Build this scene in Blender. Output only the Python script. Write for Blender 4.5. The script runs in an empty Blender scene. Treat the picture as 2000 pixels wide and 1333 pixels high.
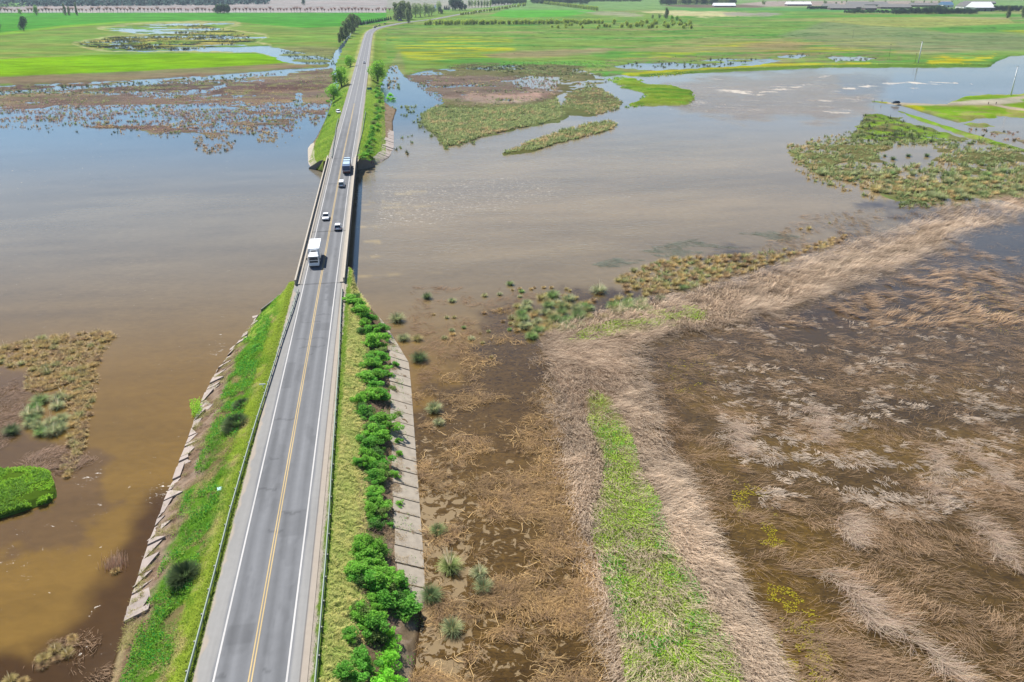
import bpy, math, random
import numpy as np

rng = np.random.default_rng(7)
random.seed(7)
R = math.radians

# ------------------------------------------------------------------ camera, sky, sun, exposure
FPX = 1555.0
PITCH = R(24.42)
CAMZ = 65.5
SUN = np.array([-0.50, 0.80, 1.0]); SUN = SUN / np.linalg.norm(SUN)

scene = bpy.context.scene
cam_data = bpy.data.cameras.new('camera')
cam_data.sensor_width = 36.0
cam_data.lens = FPX / 2000.0 * 36.0
cam_data.clip_start = 0.5
cam_data.clip_end = 40000
cam = bpy.data.objects.new('camera', cam_data)
cam.location = (0, 0, CAMZ)
cam.rotation_euler = (math.pi / 2 - PITCH, 0, 0)
scene.collection.objects.link(cam)
scene.camera = cam

world = bpy.data.worlds.new('World')
scene.world = world
world.use_nodes = True
wn = world.node_tree.nodes; wl = world.node_tree.links
bg = wn['Background']
sky = wn.new('ShaderNodeTexSky')
sky.sky_type = 'NISHITA'
sky.sun_disc = False
sky.sun_elevation = math.asin(SUN[2])
sky.sun_rotation = math.atan2(SUN[0], SUN[1])
sky.air_density = 1.0
sky.dust_density = 0.0
sky.ozone_density = 4.0
wl.new(sky.outputs[0], bg.inputs[0])
bg.inputs[1].default_value = 0.06

sd = bpy.data.lights.new('sun', 'SUN')
sd.energy = 4.8
sd.angle = R(0.5)
sd.color = (1.0, 0.95, 0.87)
so = bpy.data.objects.new('sun', sd)
so.rotation_euler = (math.acos(SUN[2]), 0, math.atan2(SUN[1], SUN[0]) + math.pi / 2)
scene.collection.objects.link(so)

scene.view_settings.view_transform = 'Standard'
scene.view_settings.look = 'None'
scene.view_settings.gamma = 1.0
scene.view_settings.exposure = 1.05
scene.cycles.max_bounces = 6
scene.cycles.diffuse_bounces = 2
scene.cycles.glossy_bounces = 3
scene.cycles.transmission_bounces = 3
scene.cycles.volume_bounces = 0
scene.cycles.transparent_max_bounces = 8

# ------------------------------------------------------------------ helpers
COL = scene.collection
S_, C_ = math.sin(PITCH), math.cos(PITCH)

def unp(x, y, z=0.0):
    """photo pixel (2000 x 1333) -> world point on the plane at height z"""
    x = np.asarray(x, float); y = np.asarray(y, float)
    u = (x - 1000) / FPX; v = (y - 666.5) / FPX
    t = (z - CAMZ) / -(S_ + v * C_)
    return np.stack([u * t, (C_ - v * S_) * t, np.zeros_like(t) + z], -1)

def prj(X, Y, Z=0.0):
    zc = Y * C_ - (Z - CAMZ) * S_
    yc = -(Z - CAMZ) * C_ - Y * S_
    zc = np.maximum(zc, 0.1)
    return 1000 + FPX * X / zc, 666.5 + FPX * yc / zc

def lin(c):
    c = np.asarray(c, float) / 255.0
    return np.where(c <= 0.04045, c / 12.92, ((c + 0.055) / 1.055) ** 2.4)

def A(r, g, b, k=0.46):
    """surface colour whose sunlit look is about the given sRGB value"""
    return np.clip(lin((r, g, b)) * k, 0.003, 0.85)

def _h(ix, iy, seed):
    n = (ix.astype(np.int64) * 374761393 + iy.astype(np.int64) * 668265263 + seed * 974711) & 0x7fffffff
    n = ((n ^ (n >> 13)) * 1274126177) & 0x7fffffff
    return ((n ^ (n >> 16)) & 0xffff) / 65535.0

def vn(x, y, seed=0):
    ix = np.floor(x); iy = np.floor(y)
    fx = x - ix; fy = y - iy
    fx = fx * fx * (3 - 2 * fx); fy = fy * fy * (3 - 2 * fy)
    a = _h(ix, iy, seed); b = _h(ix + 1, iy, seed); c = _h(ix, iy + 1, seed); d = _h(ix + 1, iy + 1, seed)
    return (a * (1 - fx) + b * fx) * (1 - fy) + (c * (1 - fx) + d * fx) * fy

def fbm(x, y, sc, seed=0, octv=4, ax=1.0, rot=0.0):
    """0..1 noise, feature size sc metres (sc*ax along the rotated x axis)"""
    if rot:
        cr, sr = math.cos(rot), math.sin(rot)
        x, y = x * cr + y * sr, -x * sr + y * cr
    x = x / (sc * ax); y = y / sc
    t = 0; a = 0.5; tot = 0
    for i in range(octv):
        t = t + a * vn(x + 17.3 * i, y - 9.1 * i, seed + i); tot += a
        x = x * 2.03; y = y * 2.03; a *= 0.55
    return np.clip((t / tot - 0.5) * 1.5 + 0.5, 0, 1)

def sst(e0, e1, x):
    t = np.clip((x - e0) / (e1 - e0), 0, 1)
    return t * t * (3 - 2 * t)

def sdist(px, py, poly):
    """signed distance in pixels to polygon, positive inside"""
    P = np.asarray(poly, float)
    Q = np.roll(P, -1, 0)
    d2 = np.full(px.shape, 1e12); ins = np.zeros(px.shape, bool)
    for (ax, ay), (bx, by) in zip(P, Q):
        ex, ey = bx - ax, by - ay
        wx, wy = px - ax, py - ay
        t = np.clip((wx * ex + wy * ey) / (ex * ex + ey * ey + 1e-9), 0, 1)
        dx, dy = wx - ex * t, (wy - ey * t) * 1.0
        d2 = np.minimum(d2, dx * dx + dy * dy)
        if ay != by:
            c = ((ay > py) != (by > py)) & (px < (bx - ax) * (py - ay) / (by - ay) + ax)
            ins ^= c
    d = np.sqrt(d2)
    return np.where(ins, d, -d)

def mask(px, py, poly, soft=3.0, jit=None, grow=0.0):
    P = np.asarray(poly, float)
    m = np.zeros(px.shape)
    b = 60 + soft * 4
    sel = (px > P[:, 0].min() - b) & (px < P[:, 0].max() + b) & (py > P[:, 1].min() - b) & (py < P[:, 1].max() + b)
    if not sel.any(): return m
    d = sdist(px[sel], py[sel], poly) + grow
    if jit is not None:
        d = d + jit[sel]
    m[sel] = sst(-soft, soft, d)
    return m

def linemask(px, py, pts, w, jit=None):
    m = np.zeros(px.shape)
    P = np.asarray(pts, float)
    sel = (px > P[:, 0].min() - 80) & (px < P[:, 0].max() + 80) & (py > P[:, 1].min() - 60) & (py < P[:, 1].max() + 60)
    if not sel.any(): return m
    x = px[sel]; y = py[sel]; d = np.full(x.shape, 1e9)
    for (ax, ay), (bx, by) in zip(P[:-1], P[1:]):
        ex, ey = bx - ax, by - ay
        t = np.clip(((x - ax) * ex + (y - ay) * ey) / (ex * ex + ey * ey + 1e-9), 0, 1)
        d = np.minimum(d, np.hypot(x - ax - ex * t, (y - ay - ey * t)))
    if jit is not None: d = d + jit[sel]
    m[sel] = 1 - sst(w * 0.4, w, d)
    return m

def mixc(c, col, m):
    m = np.clip(m, 0, 1)[:, None]
    return c * (1 - m) + np.asarray(col) * m

# ---- meshes
def tag(o, label=None, cat=None, group=None, kind=None):
    if label: o['label'] = label
    if cat: o['category'] = cat
    if group: o['group'] = group
    if kind: o['kind'] = kind
    return o

def link(name, me, parent=None):
    o = bpy.data.objects.new(name, me)
    COL.objects.link(o)
    if parent is not None: o.parent = parent
    return o

def empty(name, loc=(0, 0, 0), rz=0.0):
    o = bpy.data.objects.new(name, None)
    o.empty_display_size = 0.3
    COL.objects.link(o)
    o.location = loc; o.rotation_euler = (0, 0, rz)
    return o

def copy_tree(o, parent=None):
    c = o.copy(); COL.objects.link(c); c.parent = parent
    for ch in list(o.children): copy_tree(ch, c)
    return c

def npmesh(name, V, F, mat, cols=None, smooth=False, extra=None):
    """V (n,3); F (m,k) quads or triangles"""
    me = bpy.data.meshes.new(name)
    V = np.ascontiguousarray(V, np.float32); F = np.ascontiguousarray(F, np.int32)
    k = F.shape[1]
    me.vertices.add(len(V)); me.vertices.foreach_set('co', V.ravel())
    me.loops.add(F.size); me.loops.foreach_set('vertex_index', F.ravel())
    me.polygons.add(len(F))
    me.polygons.foreach_set('loop_start', np.arange(0, F.size, k, dtype=np.int32))
    me.polygons.foreach_set('loop_total', np.full(len(F), k, np.int32))
    if smooth: me.polygons.foreach_set('use_smooth', np.ones(len(F), bool))
    if cols is not None:
        a = me.color_attributes.new('Col', 'FLOAT_COLOR', 'POINT')
        c4 = np.ones((len(V), 4), np.float32); c4[:, :3] = cols
        a.data.foreach_set('color', c4.ravel())
    if extra:
        for nm, val in extra.items():
            a = me.attributes.new(nm, 'FLOAT', 'POINT')
            a.data.foreach_set('value', np.ascontiguousarray(val, np.float32))
    me.update(calc_edges=True)
    me.materials.append(mat)
    return me

def cat_mesh(parts):
    V = []; F = []; Cc = []; n = 0
    for v, f, c in parts:
        V.append(v); F.append(f + n); Cc.append(c); n += len(v)
    return np.concatenate(V), np.concatenate(F), np.concatenate(Cc)

def blades(root, az, length, lean0, lean1, width, c0, c1, segs=2, wob=0.0):
    """strips of grass: root (n,3), az heading, lean from vertical at base and tip"""
    n = len(root)
    root = np.asarray(root, float)
    az = np.broadcast_to(az, n).astype(float); length = np.broadcast_to(length, n).astype(float)
    lean0 = np.broadcast_to(lean0, n); lean1 = np.broadcast_to(lean1, n); width = np.broadcast_to(width, n)
    c0 = np.broadcast_to(c0, (n, 3)); c1 = np.broadcast_to(c1, (n, 3))
    V = np.zeros((n, segs + 1, 2, 3)); K = np.zeros((n, segs + 1, 2, 3))
    p = root.copy()
    for i in range(segs + 1):
        t = i / segs
        a = az + (wob * (rng.random(n) - 0.5) * i if wob else 0)
        side = np.stack([-np.sin(a), np.cos(a), np.zeros(n)], -1)
        w = width * (1 - 0.75 * t) * 0.5
        V[:, i, 0] = p - side * w[:, None]; V[:, i, 1] = p + side * w[:, None]
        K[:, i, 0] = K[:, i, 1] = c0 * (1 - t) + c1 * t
        ln = lean0 + (lean1 - lean0) * (t + 0.5 / segs)
        st = length / segs
        p = p + np.stack([np.sin(ln) * np.cos(a) * st, np.sin(ln) * np.sin(a) * st, np.cos(ln) * st], -1)
    V = V.reshape(-1, 3); K = K.reshape(-1, 3)
    b = (np.arange(n) * (segs + 1) * 2)[:, None]
    F = []
    for i in range(segs):
        q = np.array([2 * i, 2 * i + 1, 2 * i + 3, 2 * i + 2])[None]
        F.append(b + q)
    return V, np.concatenate(F), K

def leaves(P, size, col, flat=0.0):
    """randomly turned leaf quads at points P"""
    n = len(P)
    size = np.broadcast_to(size, n)
    a = rng.normal(size=(n, 3)); a[:, 2] *= (1 - flat)
    a /= np.linalg.norm(a, axis=1)[:, None]
    b = rng.normal(size=(n, 3)); b -= (b * a).sum(1)[:, None] * a
    b /= np.linalg.norm(b, axis=1)[:, None]
    a = a * size[:, None] * 0.5; b = b * size[:, None] * 0.36
    V = np.stack([P - a, P - b, P + a, P + b], 1).reshape(-1, 3)
    F = np.arange(4 * n).reshape(n, 4)
    K = np.repeat(np.broadcast_to(col, (n, 3)), 4, 0)
    return V, F, K

# ---- materials
def newmat(name):
    m = bpy.data.materials.new(name); m.use_nodes = True
    nt = m.node_tree
    return m, nt, nt.nodes['Principled BSDF']

def plain(name, col, rough=0.6, metal=0.0, spec=0.5, noise=0.0, scale=3.0):
    m, nt, b = newmat(name)
    b.inputs['Roughness'].default_value = rough
    b.inputs['Metallic'].default_value = metal
    b.inputs['Specular IOR Level'].default_value = spec
    if noise:
        tc = nt.nodes.new('ShaderNodeTexCoord'); no = nt.nodes.new('ShaderNodeTexNoise')
        no.inputs['Scale'].default_value = scale; no.inputs['Detail'].default_value = 6
        nt.links.new(tc.outputs['Object'], no.inputs['Vector'])
        mx = nt.nodes.new('ShaderNodeMix'); mx.data_type = 'RGBA'
        mx.inputs['A'].default_value = (*(np.array(col) * (1 - noise)), 1)
        mx.inputs['B'].default_value = (*np.clip(np.array(col) * (1 + noise), 0, 0.9), 1)
        nt.links.new(no.outputs['Fac'], mx.inputs['Factor']); nt.links.new(mx.outputs['Result'], b.inputs['Base Color'])
    else:
        b.inputs['Base Color'].default_value = (*col, 1)
    return m

def veg_mat(name, transl=0.35, var=0.25, gain=1.9):
    m, nt, b = newmat(name)
    N, L = nt.nodes, nt.links
    at = N.new('ShaderNodeAttribute'); at.attribute_name = 'Col'
    oi = N.new('ShaderNodeObjectInfo')
    mr = N.new('ShaderNodeMapRange'); mr.inputs['To Min'].default_value = (1 - var) * gain; mr.inputs['To Max'].default_value = (1 + var) * gain
    L.new(oi.outputs['Random'], mr.inputs['Value'])
    mul = N.new('ShaderNodeVectorMath'); mul.operation = 'SCALE'
    L.new(at.outputs['Color'], mul.inputs[0]); L.new(mr.outputs[0], mul.inputs['Scale'])
    L.new(mul.outputs[0], b.inputs['Base Color'])
    b.inputs['Roughness'].default_value = 0.75
    b.inputs['Specular IOR Level'].default_value = 0.2
    tr = N.new('ShaderNodeBsdfTranslucent'); L.new(mul.outputs[0], tr.inputs['Color'])
    mx = N.new('ShaderNodeMixShader'); mx.inputs[0].default_value = transl
    L.new(b.outputs[0], mx.inputs[1]); L.new(tr.outputs[0], mx.inputs[2])
    L.new(mx.outputs[0], N['Material Output'].inputs['Surface'])
    return m

def ground_mat(name, detail=0.35, scales=(0.6, 6.0), bump=0.4):
    """vertex colour zones broken up by fine procedural noise"""
    m, nt, b = newmat(name)
    N, L = nt.nodes, nt.links
    at = N.new('ShaderNodeAttribute'); at.attribute_name = 'Col'
    tc = N.new('ShaderNodeTexCoord')
    n1 = N.new('ShaderNodeTexNoise'); n1.inputs['Scale'].default_value = scales[0]; n1.inputs['Detail'].default_value = 10
    n1.inputs['Roughness'].default_value = 0.7
    n2 = N.new('ShaderNodeTexNoise'); n2.inputs['Scale'].default_value = scales[1]; n2.inputs['Detail'].default_value = 6
    n2.inputs['Roughness'].default_value = 0.75
    L.new(tc.outputs['Object'], n1.inputs['Vector']); L.new(tc.outputs['Object'], n2.inputs['Vector'])
    ad = N.new('ShaderNodeMath'); ad.operation = 'ADD'
    L.new(n1.outputs['Fac'], ad.inputs[0]); L.new(n2.outputs['Fac'], ad.inputs[1])
    mr = N.new('ShaderNodeMapRange'); mr.inputs['From Min'].default_value = 0.6; mr.inputs['From Max'].default_value = 1.4
    mr.inputs['To Min'].default_value = 1 - detail; mr.inputs['To Max'].default_value = 1 + detail
    L.new(ad.outputs[0], mr.inputs['Value'])
    mul = N.new('ShaderNodeVectorMath'); mul.operation = 'SCALE'
    L.new(at.outputs['Color'], mul.inputs[0]); L.new(mr.outputs[0], mul.inputs['Scale'])
    L.new(mul.outputs[0], b.inputs['Base Color'])
    b.inputs['Roughness'].default_value = 0.95
    b.inputs['Specular IOR Level'].default_value = 0.0
    bp = N.new('ShaderNodeBump'); bp.inputs['Strength'].default_value = bump; bp.inputs['Distance'].default_value = 0.15
    L.new(n2.outputs['Fac'], bp.inputs['Height']); L.new(bp.outputs[0], b.inputs['Normal'])
    return m

def water_mat():
    m, nt, b = newmat('turbid_water')
    N, L = nt.nodes, nt.links
    at = N.new('ShaderNodeAttribute'); at.attribute_name = 'Col'
    ch = N.new('ShaderNodeAttribute'); ch.attribute_name = 'chop'
    tc = N.new('ShaderNodeTexCoord')
    mp = N.new('ShaderNodeMapping'); mp.inputs['Scale'].default_value = (0.55, 1.0, 1.0); mp.inputs['Rotation'].default_value = (0, 0, R(8))
    L.new(tc.outputs['Object'], mp.inputs['Vector'])
    n1 = N.new('ShaderNodeTexNoise'); n1.inputs['Scale'].default_value = 0.9; n1.inputs['Detail'].default_value = 5
    n1.inputs['Distortion'].default_value = 0.6
    n2 = N.new('ShaderNodeTexNoise'); n2.inputs['Scale'].default_value = 0.12; n2.inputs['Detail'].default_value = 3
    L.new(mp.outputs[0], n1.inputs['Vector']); L.new(mp.outputs[0], n2.inputs['Vector'])
    ml = N.new('ShaderNodeMath'); ml.operation = 'MULTIPLY'
    L.new(n1.outputs['Fac'], ml.inputs[0]); L.new(n2.outputs['Fac'], ml.inputs[1])
    bp = N.new('ShaderNodeBump'); bp.inputs['Distance'].default_value = 0.5
    cs = N.new('ShaderNodeMath'); cs.operation = 'MULTIPLY_ADD'; cs.inputs[1].default_value = 0.9; cs.inputs[2].default_value = 0.028
    L.new(ch.outputs['Fac'], cs.inputs[0]); L.new(cs.outputs[0], bp.inputs['Strength'])
    L.new(ml.outputs[0], bp.inputs['Height']); L.new(bp.outputs[0], b.inputs['Normal'])
    # slow murk variation
    mr = N.new('ShaderNodeMapRange'); mr.inputs['From Min'].default_value = 0.3; mr.inputs['From Max'].default_value = 0.7
    mr.inputs['To Min'].default_value = 0.92; mr.inputs['To Max'].default_value = 1.08
    L.new(n1.outputs['Fac'], mr.inputs['Value'])
    mul = N.new('ShaderNodeVectorMath'); mul.operation = 'SCALE'
    L.new(at.outputs['Color'], mul.inputs[0]); L.new(mr.outputs[0], mul.inputs['Scale'])
    fo = N.new('ShaderNodeAttribute'); fo.attribute_name = 'foam_glint'
    mp2 = N.new('ShaderNodeMapping'); mp2.inputs['Scale'].default_value = (0.7, 1.6, 1.0); mp2.inputs['Rotation'].default_value = (0, 0, R(14))
    L.new(tc.outputs['Object'], mp2.inputs['Vector'])
    n3 = N.new('ShaderNodeTexNoise'); n3.inputs['Scale'].default_value = 1.1; n3.inputs['Detail'].default_value = 7
    n3.inputs['Roughness'].default_value = 0.68; n3.inputs['Distortion'].default_value = 1.2
    L.new(mp2.outputs[0], n3.inputs['Vector'])
    th = N.new('ShaderNodeMath'); th.operation = 'MULTIPLY_ADD'; th.inputs[1].default_value = 0.42
    L.new(fo.outputs['Fac'], th.inputs[0]); L.new(n3.outputs['Fac'], th.inputs[2])
    fr = N.new('ShaderNodeMapRange'); fr.interpolation_type = 'SMOOTHSTEP'
    fr.inputs['From Min'].default_value = 0.74; fr.inputs['From Max'].default_value = 0.88
    L.new(th.outputs[0], fr.inputs['Value'])
    we = N.new('ShaderNodeAttribute'); we.attribute_name = 'weedy'
    n5 = N.new('ShaderNodeTexNoise'); n5.inputs['Scale'].default_value = 1.6; n5.inputs['Detail'].default_value = 8; n5.inputs['Roughness'].default_value = 0.72; n5.inputs['Distortion'].default_value = 1.5
    L.new(mp.outputs[0], n5.inputs['Vector'])
    r5 = N.new('ShaderNodeMapRange'); r5.inputs['From Min'].default_value = 0.38; r5.inputs['From Max'].default_value = 0.64; r5.inputs['To Min'].default_value = 0.35; r5.inputs['To Max'].default_value = 1.9
    L.new(n5.outputs['Fac'], r5.inputs['Value'])
    m5 = N.new('ShaderNodeMix'); m5.inputs['A'].default_value = 1.0
    L.new(we.outputs['Fac'], m5.inputs['Factor']); L.new(r5.outputs[0], m5.inputs['B'])
    mul5 = N.new('ShaderNodeVectorMath'); mul5.operation = 'SCALE'
    L.new(mul.outputs[0], mul5.inputs[0]); L.new(m5.outputs['Result'], mul5.inputs['Scale']); mul = mul5
    fx = N.new('ShaderNodeMix'); fx.data_type = 'RGBA'; fx.inputs['B'].default_value = (0.42, 0.38, 0.32, 1)
    L.new(fr.outputs[0], fx.inputs['Factor']); L.new(mul.outputs[0], fx.inputs['A'])
    b.inputs['IOR'].default_value = 1.33
    rg = N.new('ShaderNodeAttribute'); rg.attribute_name = 'ripple'
    sc = N.new('ShaderNodeAttribute'); sc.attribute_name = 'scum'
    n4 = N.new('ShaderNodeTexNoise'); n4.inputs['Scale'].default_value = 0.75; n4.inputs['Detail'].default_value = 9
    n4.inputs['Roughness'].default_value = 0.62; n4.inputs['Distortion'].default_value = 0.8
    L.new(tc.outputs['Object'], n4.inputs['Vector'])
    t4 = N.new('ShaderNodeMath'); t4.operation = 'MULTIPLY_ADD'; t4.inputs[1].default_value = 0.3
    L.new(sc.outputs['Fac'], t4.inputs[0]); L.new(n4.outputs['Fac'], t4.inputs[2])
    f4 = N.new('ShaderNodeMapRange'); f4.inputs['From Min'].default_value = 0.68; f4.inputs['From Max'].default_value = 0.71
    L.new(t4.outputs[0], f4.inputs['Value'])
    x4 = N.new('ShaderNodeMix'); x4.data_type = 'RGBA'; x4.inputs['B'].default_value = (0.15, 0.1, 0.042, 1)
    L.new(f4.outputs[0], x4.inputs['Factor']); L.new(fx.outputs['Result'], x4.inputs['A'])
    L.new(x4.outputs['Result'], b.inputs['Base Color'])
    mx4 = N.new('ShaderNodeMath'); mx4.operation = 'MAXIMUM'
    L.new(fr.outputs[0], mx4.inputs[0]); L.new(f4.outputs[0], mx4.inputs[1])
    rr = N.new('ShaderNodeMapRange'); rr.inputs['To Max'].default_value = 0.7
    L.new(rg.outputs['Fac'], rr.inputs['To Min'])
    L.new(mx4.outputs[0], rr.inputs['Value']); L.new(rr.outputs[0], b.inputs['Roughness'])
    return m

M_GROUND = ground_mat('ground_cover', 0.3, (0.05, 0.8), 0.3)
M_BANK = ground_mat('bank_turf', 0.4, (0.8, 7.0), 0.8)
M_WATER = water_mat()
M_VEG = veg_mat('grass_blades', 0.45, 0.15, 2.0)
M_STRAW = veg_mat('dry_reed', 0.42, 0.05, 2.3)
M_LEAF = veg_mat('leaf', 0.5, 0.15, 2.5)
M_BARK = plain('bark', (0.11, 0.085, 0.065), 0.9, noise=0.3, scale=4)

# ------------------------------------------------------------------ road frame
RA = unp(488, 1333, 4.5)[:2]
RD = np.array([-0.15640537, 0.98769295]); RN = np.array([RD[1], -RD[0]])
_cs = np.array([-60, 110, 247, 345, 482, 665, 926, 1056, 1100, 1152, 1199, 1242, 1328, 1378, 1482, 1695, 1975, 2107, 2400.])
_cu = np.array([0, 0, 0.2, 1.0, 1.9, 2.8, 4.2, 5.6, 7.2, 11.0, 18.5, 28.0, 52, 72, 120.8, 187.8, 288.7, 340, 460.])
def cu(s): return np.interp(s, _cs, _cu)
def rz(s): return np.interp(s, [-60, 300, 420, 900, 1300], [4.5, 4.5, 4.0, 2.0, 1.2])
def W(s, u, z=None):
    s = np.asarray(s, float); u = np.asarray(u, float)
    x = RA[0] + RD[0] * s + RN[0] * u; y = RA[1] + RD[1] * s + RN[1] * u
    if z is None: z = rz(s)
    return np.stack([x, y, np.broadcast_to(z, x.shape)], -1)
def SU(x, y):
    dx = x - RA[0]; dy = y - RA[1]
    return dx * RD[0] + dy * RD[1], dx * RN[0] + dy * RN[1]
YAW = math.atan2(-RD[0], RD[1])   # object +Y along the road, away from the camera
B0, B1 = 110.5, 247.5             # bridge ends along the road

def sweep(name, ss, prof, mat, parent=None, cols=None, smooth=False, rel=True):
    """sweep cross-section prof [(u,z)] along the road stations ss; one open strip"""
    ss = np.asarray(ss, float); n = len(ss); k = len(prof)
    V = np.zeros((n, k, 3))
    for j, (u, z) in enumerate(prof):
        V[:, j] = W(ss, cu(ss) + u, rz(ss) + z if rel else z)
    idx = np.arange(n * k).reshape(n, k)
    F = np.stack([idx[:-1, :-1], idx[:-1, 1:], idx[1:, 1:], idx[1:, :-1]], -1).reshape(-1, 4)
    me = npmesh(name, V.reshape(-1, 3), F, mat, cols, smooth)
    return link(name, me, parent)

class MB:
    """collects boxes, tubes and prisms into one mesh"""
    def __init__(s): s.v = []; s.f = []
    def add(s, vs, fs):
        b = len(s.v); s.v += [tuple(map(float, p)) for p in vs]; s.f += [tuple(b + i for i in f) for f in fs]; return s
    def box(s, x0, x1, y0, y1, z0, z1, T=None):
        vs = [(x, y, z) for z in (z0, z1) for y in (y0, y1) for x in (x0, x1)]
        if T: vs = [T(p) for p in vs]
        return s.add(vs, [(0, 2, 3, 1), (4, 5, 7, 6), (0, 1, 5, 4), (2, 6, 7, 3), (0, 4, 6, 2), (1, 3, 7, 5)])
    def prism(s, prof, x0, x1, sc1=None):
        """profile [(y,z)] extruded along x"""
        n = len(prof)
        vs = [(x0, y, z) for y, z in prof] + [(x1, y, z) for y, z in prof]
        fs = [tuple(range(n)), tuple(range(2 * n - 1, n - 1, -1))]
        fs += [(i, i + n, (i + 1) % n + n, (i + 1) % n) for i in range(n)]
        return s.add(vs, fs)
    def loft(s, rings, cap=True):
        n = len(rings[0]); b = []
        vs = [p for r in rings for p in r]; fs = []
        for k in range(len(rings) - 1):
            for i in range(n):
                j = (i + 1) % n
                fs.append((k * n + i, k * n + j, (k + 1) * n + j, (k + 1) * n + i))
        if cap:
            fs.append(tuple(range(n - 1, -1, -1))); fs.append(tuple(range((len(rings) - 1) * n, len(rings) * n)))
        return s.add(vs, fs)
    def tube(s, a, b, r0, r1=None, n=8):
        r1 = r0 if r1 is None else r1
        a = np.array(a, float); b = np.array(b, float); d = b - a; L = np.linalg.norm(d)
        if L < 1e-6: return s
        d /= L; h = np.array([0, 0, 1.0]) if abs(d[2]) < 0.9 else np.array([1.0, 0, 0])
        u = np.cross(d, h); u /= np.linalg.norm(u); w = np.cross(d, u)
        ring = lambda c, r: [c + (u * math.cos(t) + w * math.sin(t)) * r for t in np.linspace(0, 2 * math.pi, n, endpoint=False)]
        return s.loft([ring(a, r0), ring(b, r1)])
    def build(s, name, mat, parent=None, smooth=False, bevel=0.0):
        me = bpy.data.meshes.new(name); me.from_pydata(s.v, [], s.f); me.update()
        me.materials.append(mat)
        if smooth:
            me.polygons.foreach_set('use_smooth', np.ones(len(me.polygons), bool))
        o = link(name, me, parent)
        if bevel:
            md = o.modifiers.new('bevel', 'BEVEL'); md.width = bevel; md.segments = 2; md.limit_method = 'ANGLE'
        return o

exec_parts = []
# ------------------------------------------------------------------ terrain zones (outlines of fields, banks and pools)
FARL = [(-900, 172), (0, 168), (200, 160), (400, 148), (560, 136), (640, 132), (655, 100), (690, 60), (720, 20), (760, -40), (-900, -40)]
PLAINR = [(640, -60), (640, 24), (690, 60), (668, 100), (735, 100), (752, 130), (775, 128), (790, 150), (830, 138), (900, 132), (1000, 128), (1120, 132), (1180, 150), (1215, 146), (1260, 150),
          (1330, 144), (1400, 142), (1500, 138), (1600, 133), (1700, 132), (1800, 132), (1933, 131), (1950, 120), (1975, 110), (2010, 107), (2400, 85), (3200, 60), (3200, -40)]
TONGUE = [(1180, 153), (1230, 156), (1270, 166), (1310, 168), (1345, 176), (1358, 188), (1350, 198), (1325, 204), (1270, 206), (1210, 213), (1245, 200), (1262, 180), (1200, 165)]
MARSHL = [(-900, 176), (0, 171), (330, 157), (560, 140), (650, 132), (655, 160), (648, 215), (615, 245), (596, 235), (560, 262), (540, 245), (500, 262), (430, 270), (380, 258), (330, 262),
          (270, 255), (180, 250), (90, 238), (0, 232), (-900, 250)]
M2A = [(790, 150), (900, 132), (1010, 128), (1120, 134), (1182, 152), (1190, 160), (1130, 170), (1095, 178), (1085, 192), (1098, 212), (1103, 228), (1060, 242), (1000, 253), (940, 268), (905, 280), (870, 287),
       (850, 262), (826, 245), (826, 225), (840, 210), (860, 198), (862, 185), (820, 165)]
M2B = [(1112, 184), (1135, 172), (1160, 165), (1180, 176), (1215, 200), (1208, 214), (1160, 226), (1120, 216), (1095, 210)]
ISLE = [(985, 300), (1020, 285), (1050, 272), (1100, 255), (1150, 242), (1190, 237), (1204, 244), (1190, 254), (1140, 268), (1090, 280), (1040, 295)]
M3 = [(1543, 300), (1580, 282), (1620, 272), (1662, 268), (1680, 245), (1690, 222), (1712, 218), (1760, 228), (1830, 250), (1900, 272), (2000, 292), (2400, 340), (2400, 440),
      (2000, 390), (1940, 386), (1880, 392), (1800, 398), (1760, 392), (1700, 372), (1640, 352), (1590, 340), (1560, 322)]
M3P = [(1718, 300), (1740, 290), (1790, 286), (1832, 292), (1838, 306), (1800, 320), (1740, 322), (1722, 314)]
RBANK = [(1700, 200), (1740, 202), (1850, 206), (1856, 200), (1895, 190), (1930, 187), (1985, 186), (2100, 178), (2500, 165), (2500, 350), (2000, 296), (1940, 282), (1880, 266), (1800, 238), (1740, 212)]
RBPOOL = [(1855, 240), (1900, 232), (1960, 224), (2100, 235), (2300, 250), (2300, 300), (2000, 278), (1960, 276), (1900, 256)]
DITCH = [(1690, 202), (1760, 212), (1830, 234), (1900, 256), (1960, 276), (2060, 302), (2300, 350)]
POND = [(145, 86), (200, 76), (290, 69), (225, 62), (190, 57), (260, 48), (340, 45), (460, 45), (470, 48), (430, 56), (480, 66), (522, 72), (500, 84), (560, 97), (640, 112), (655, 124), (620, 130),
        (560, 123), (500, 103), (350, 102), (230, 102), (170, 97)]
PONDX = [(150, 86), (210, 76), (320, 68), (380, 58), (300, 52), (390, 49), (470, 66), (500, 80), (430, 92), (350, 98), (230, 98), (170, 93)]
P2 = [(1195, 130), (1230, 124), (1290, 122), (1400, 115), (1500, 113), (1535, 120), (1480, 128), (1400, 133), (1330, 137), (1215, 140)]
P3 = [(1612, 112), (1680, 109), (1722, 115), (1690, 121), (1630, 121)]
P4 = [(1518, 110), (1560, 107), (1585, 109), (1555, 115), (1520, 114)]
CHAN = [(774, 130), (786, 131), (798, 160), (812, 172), (860, 180), (858, 196), (820, 180), (778, 176)]
LISLE = [(-300, 930), (0, 925), (60, 920), (95, 925), (108, 955), (112, 970), (95, 985), (50, 998), (0, 1012), (-300, 1060)]
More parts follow.
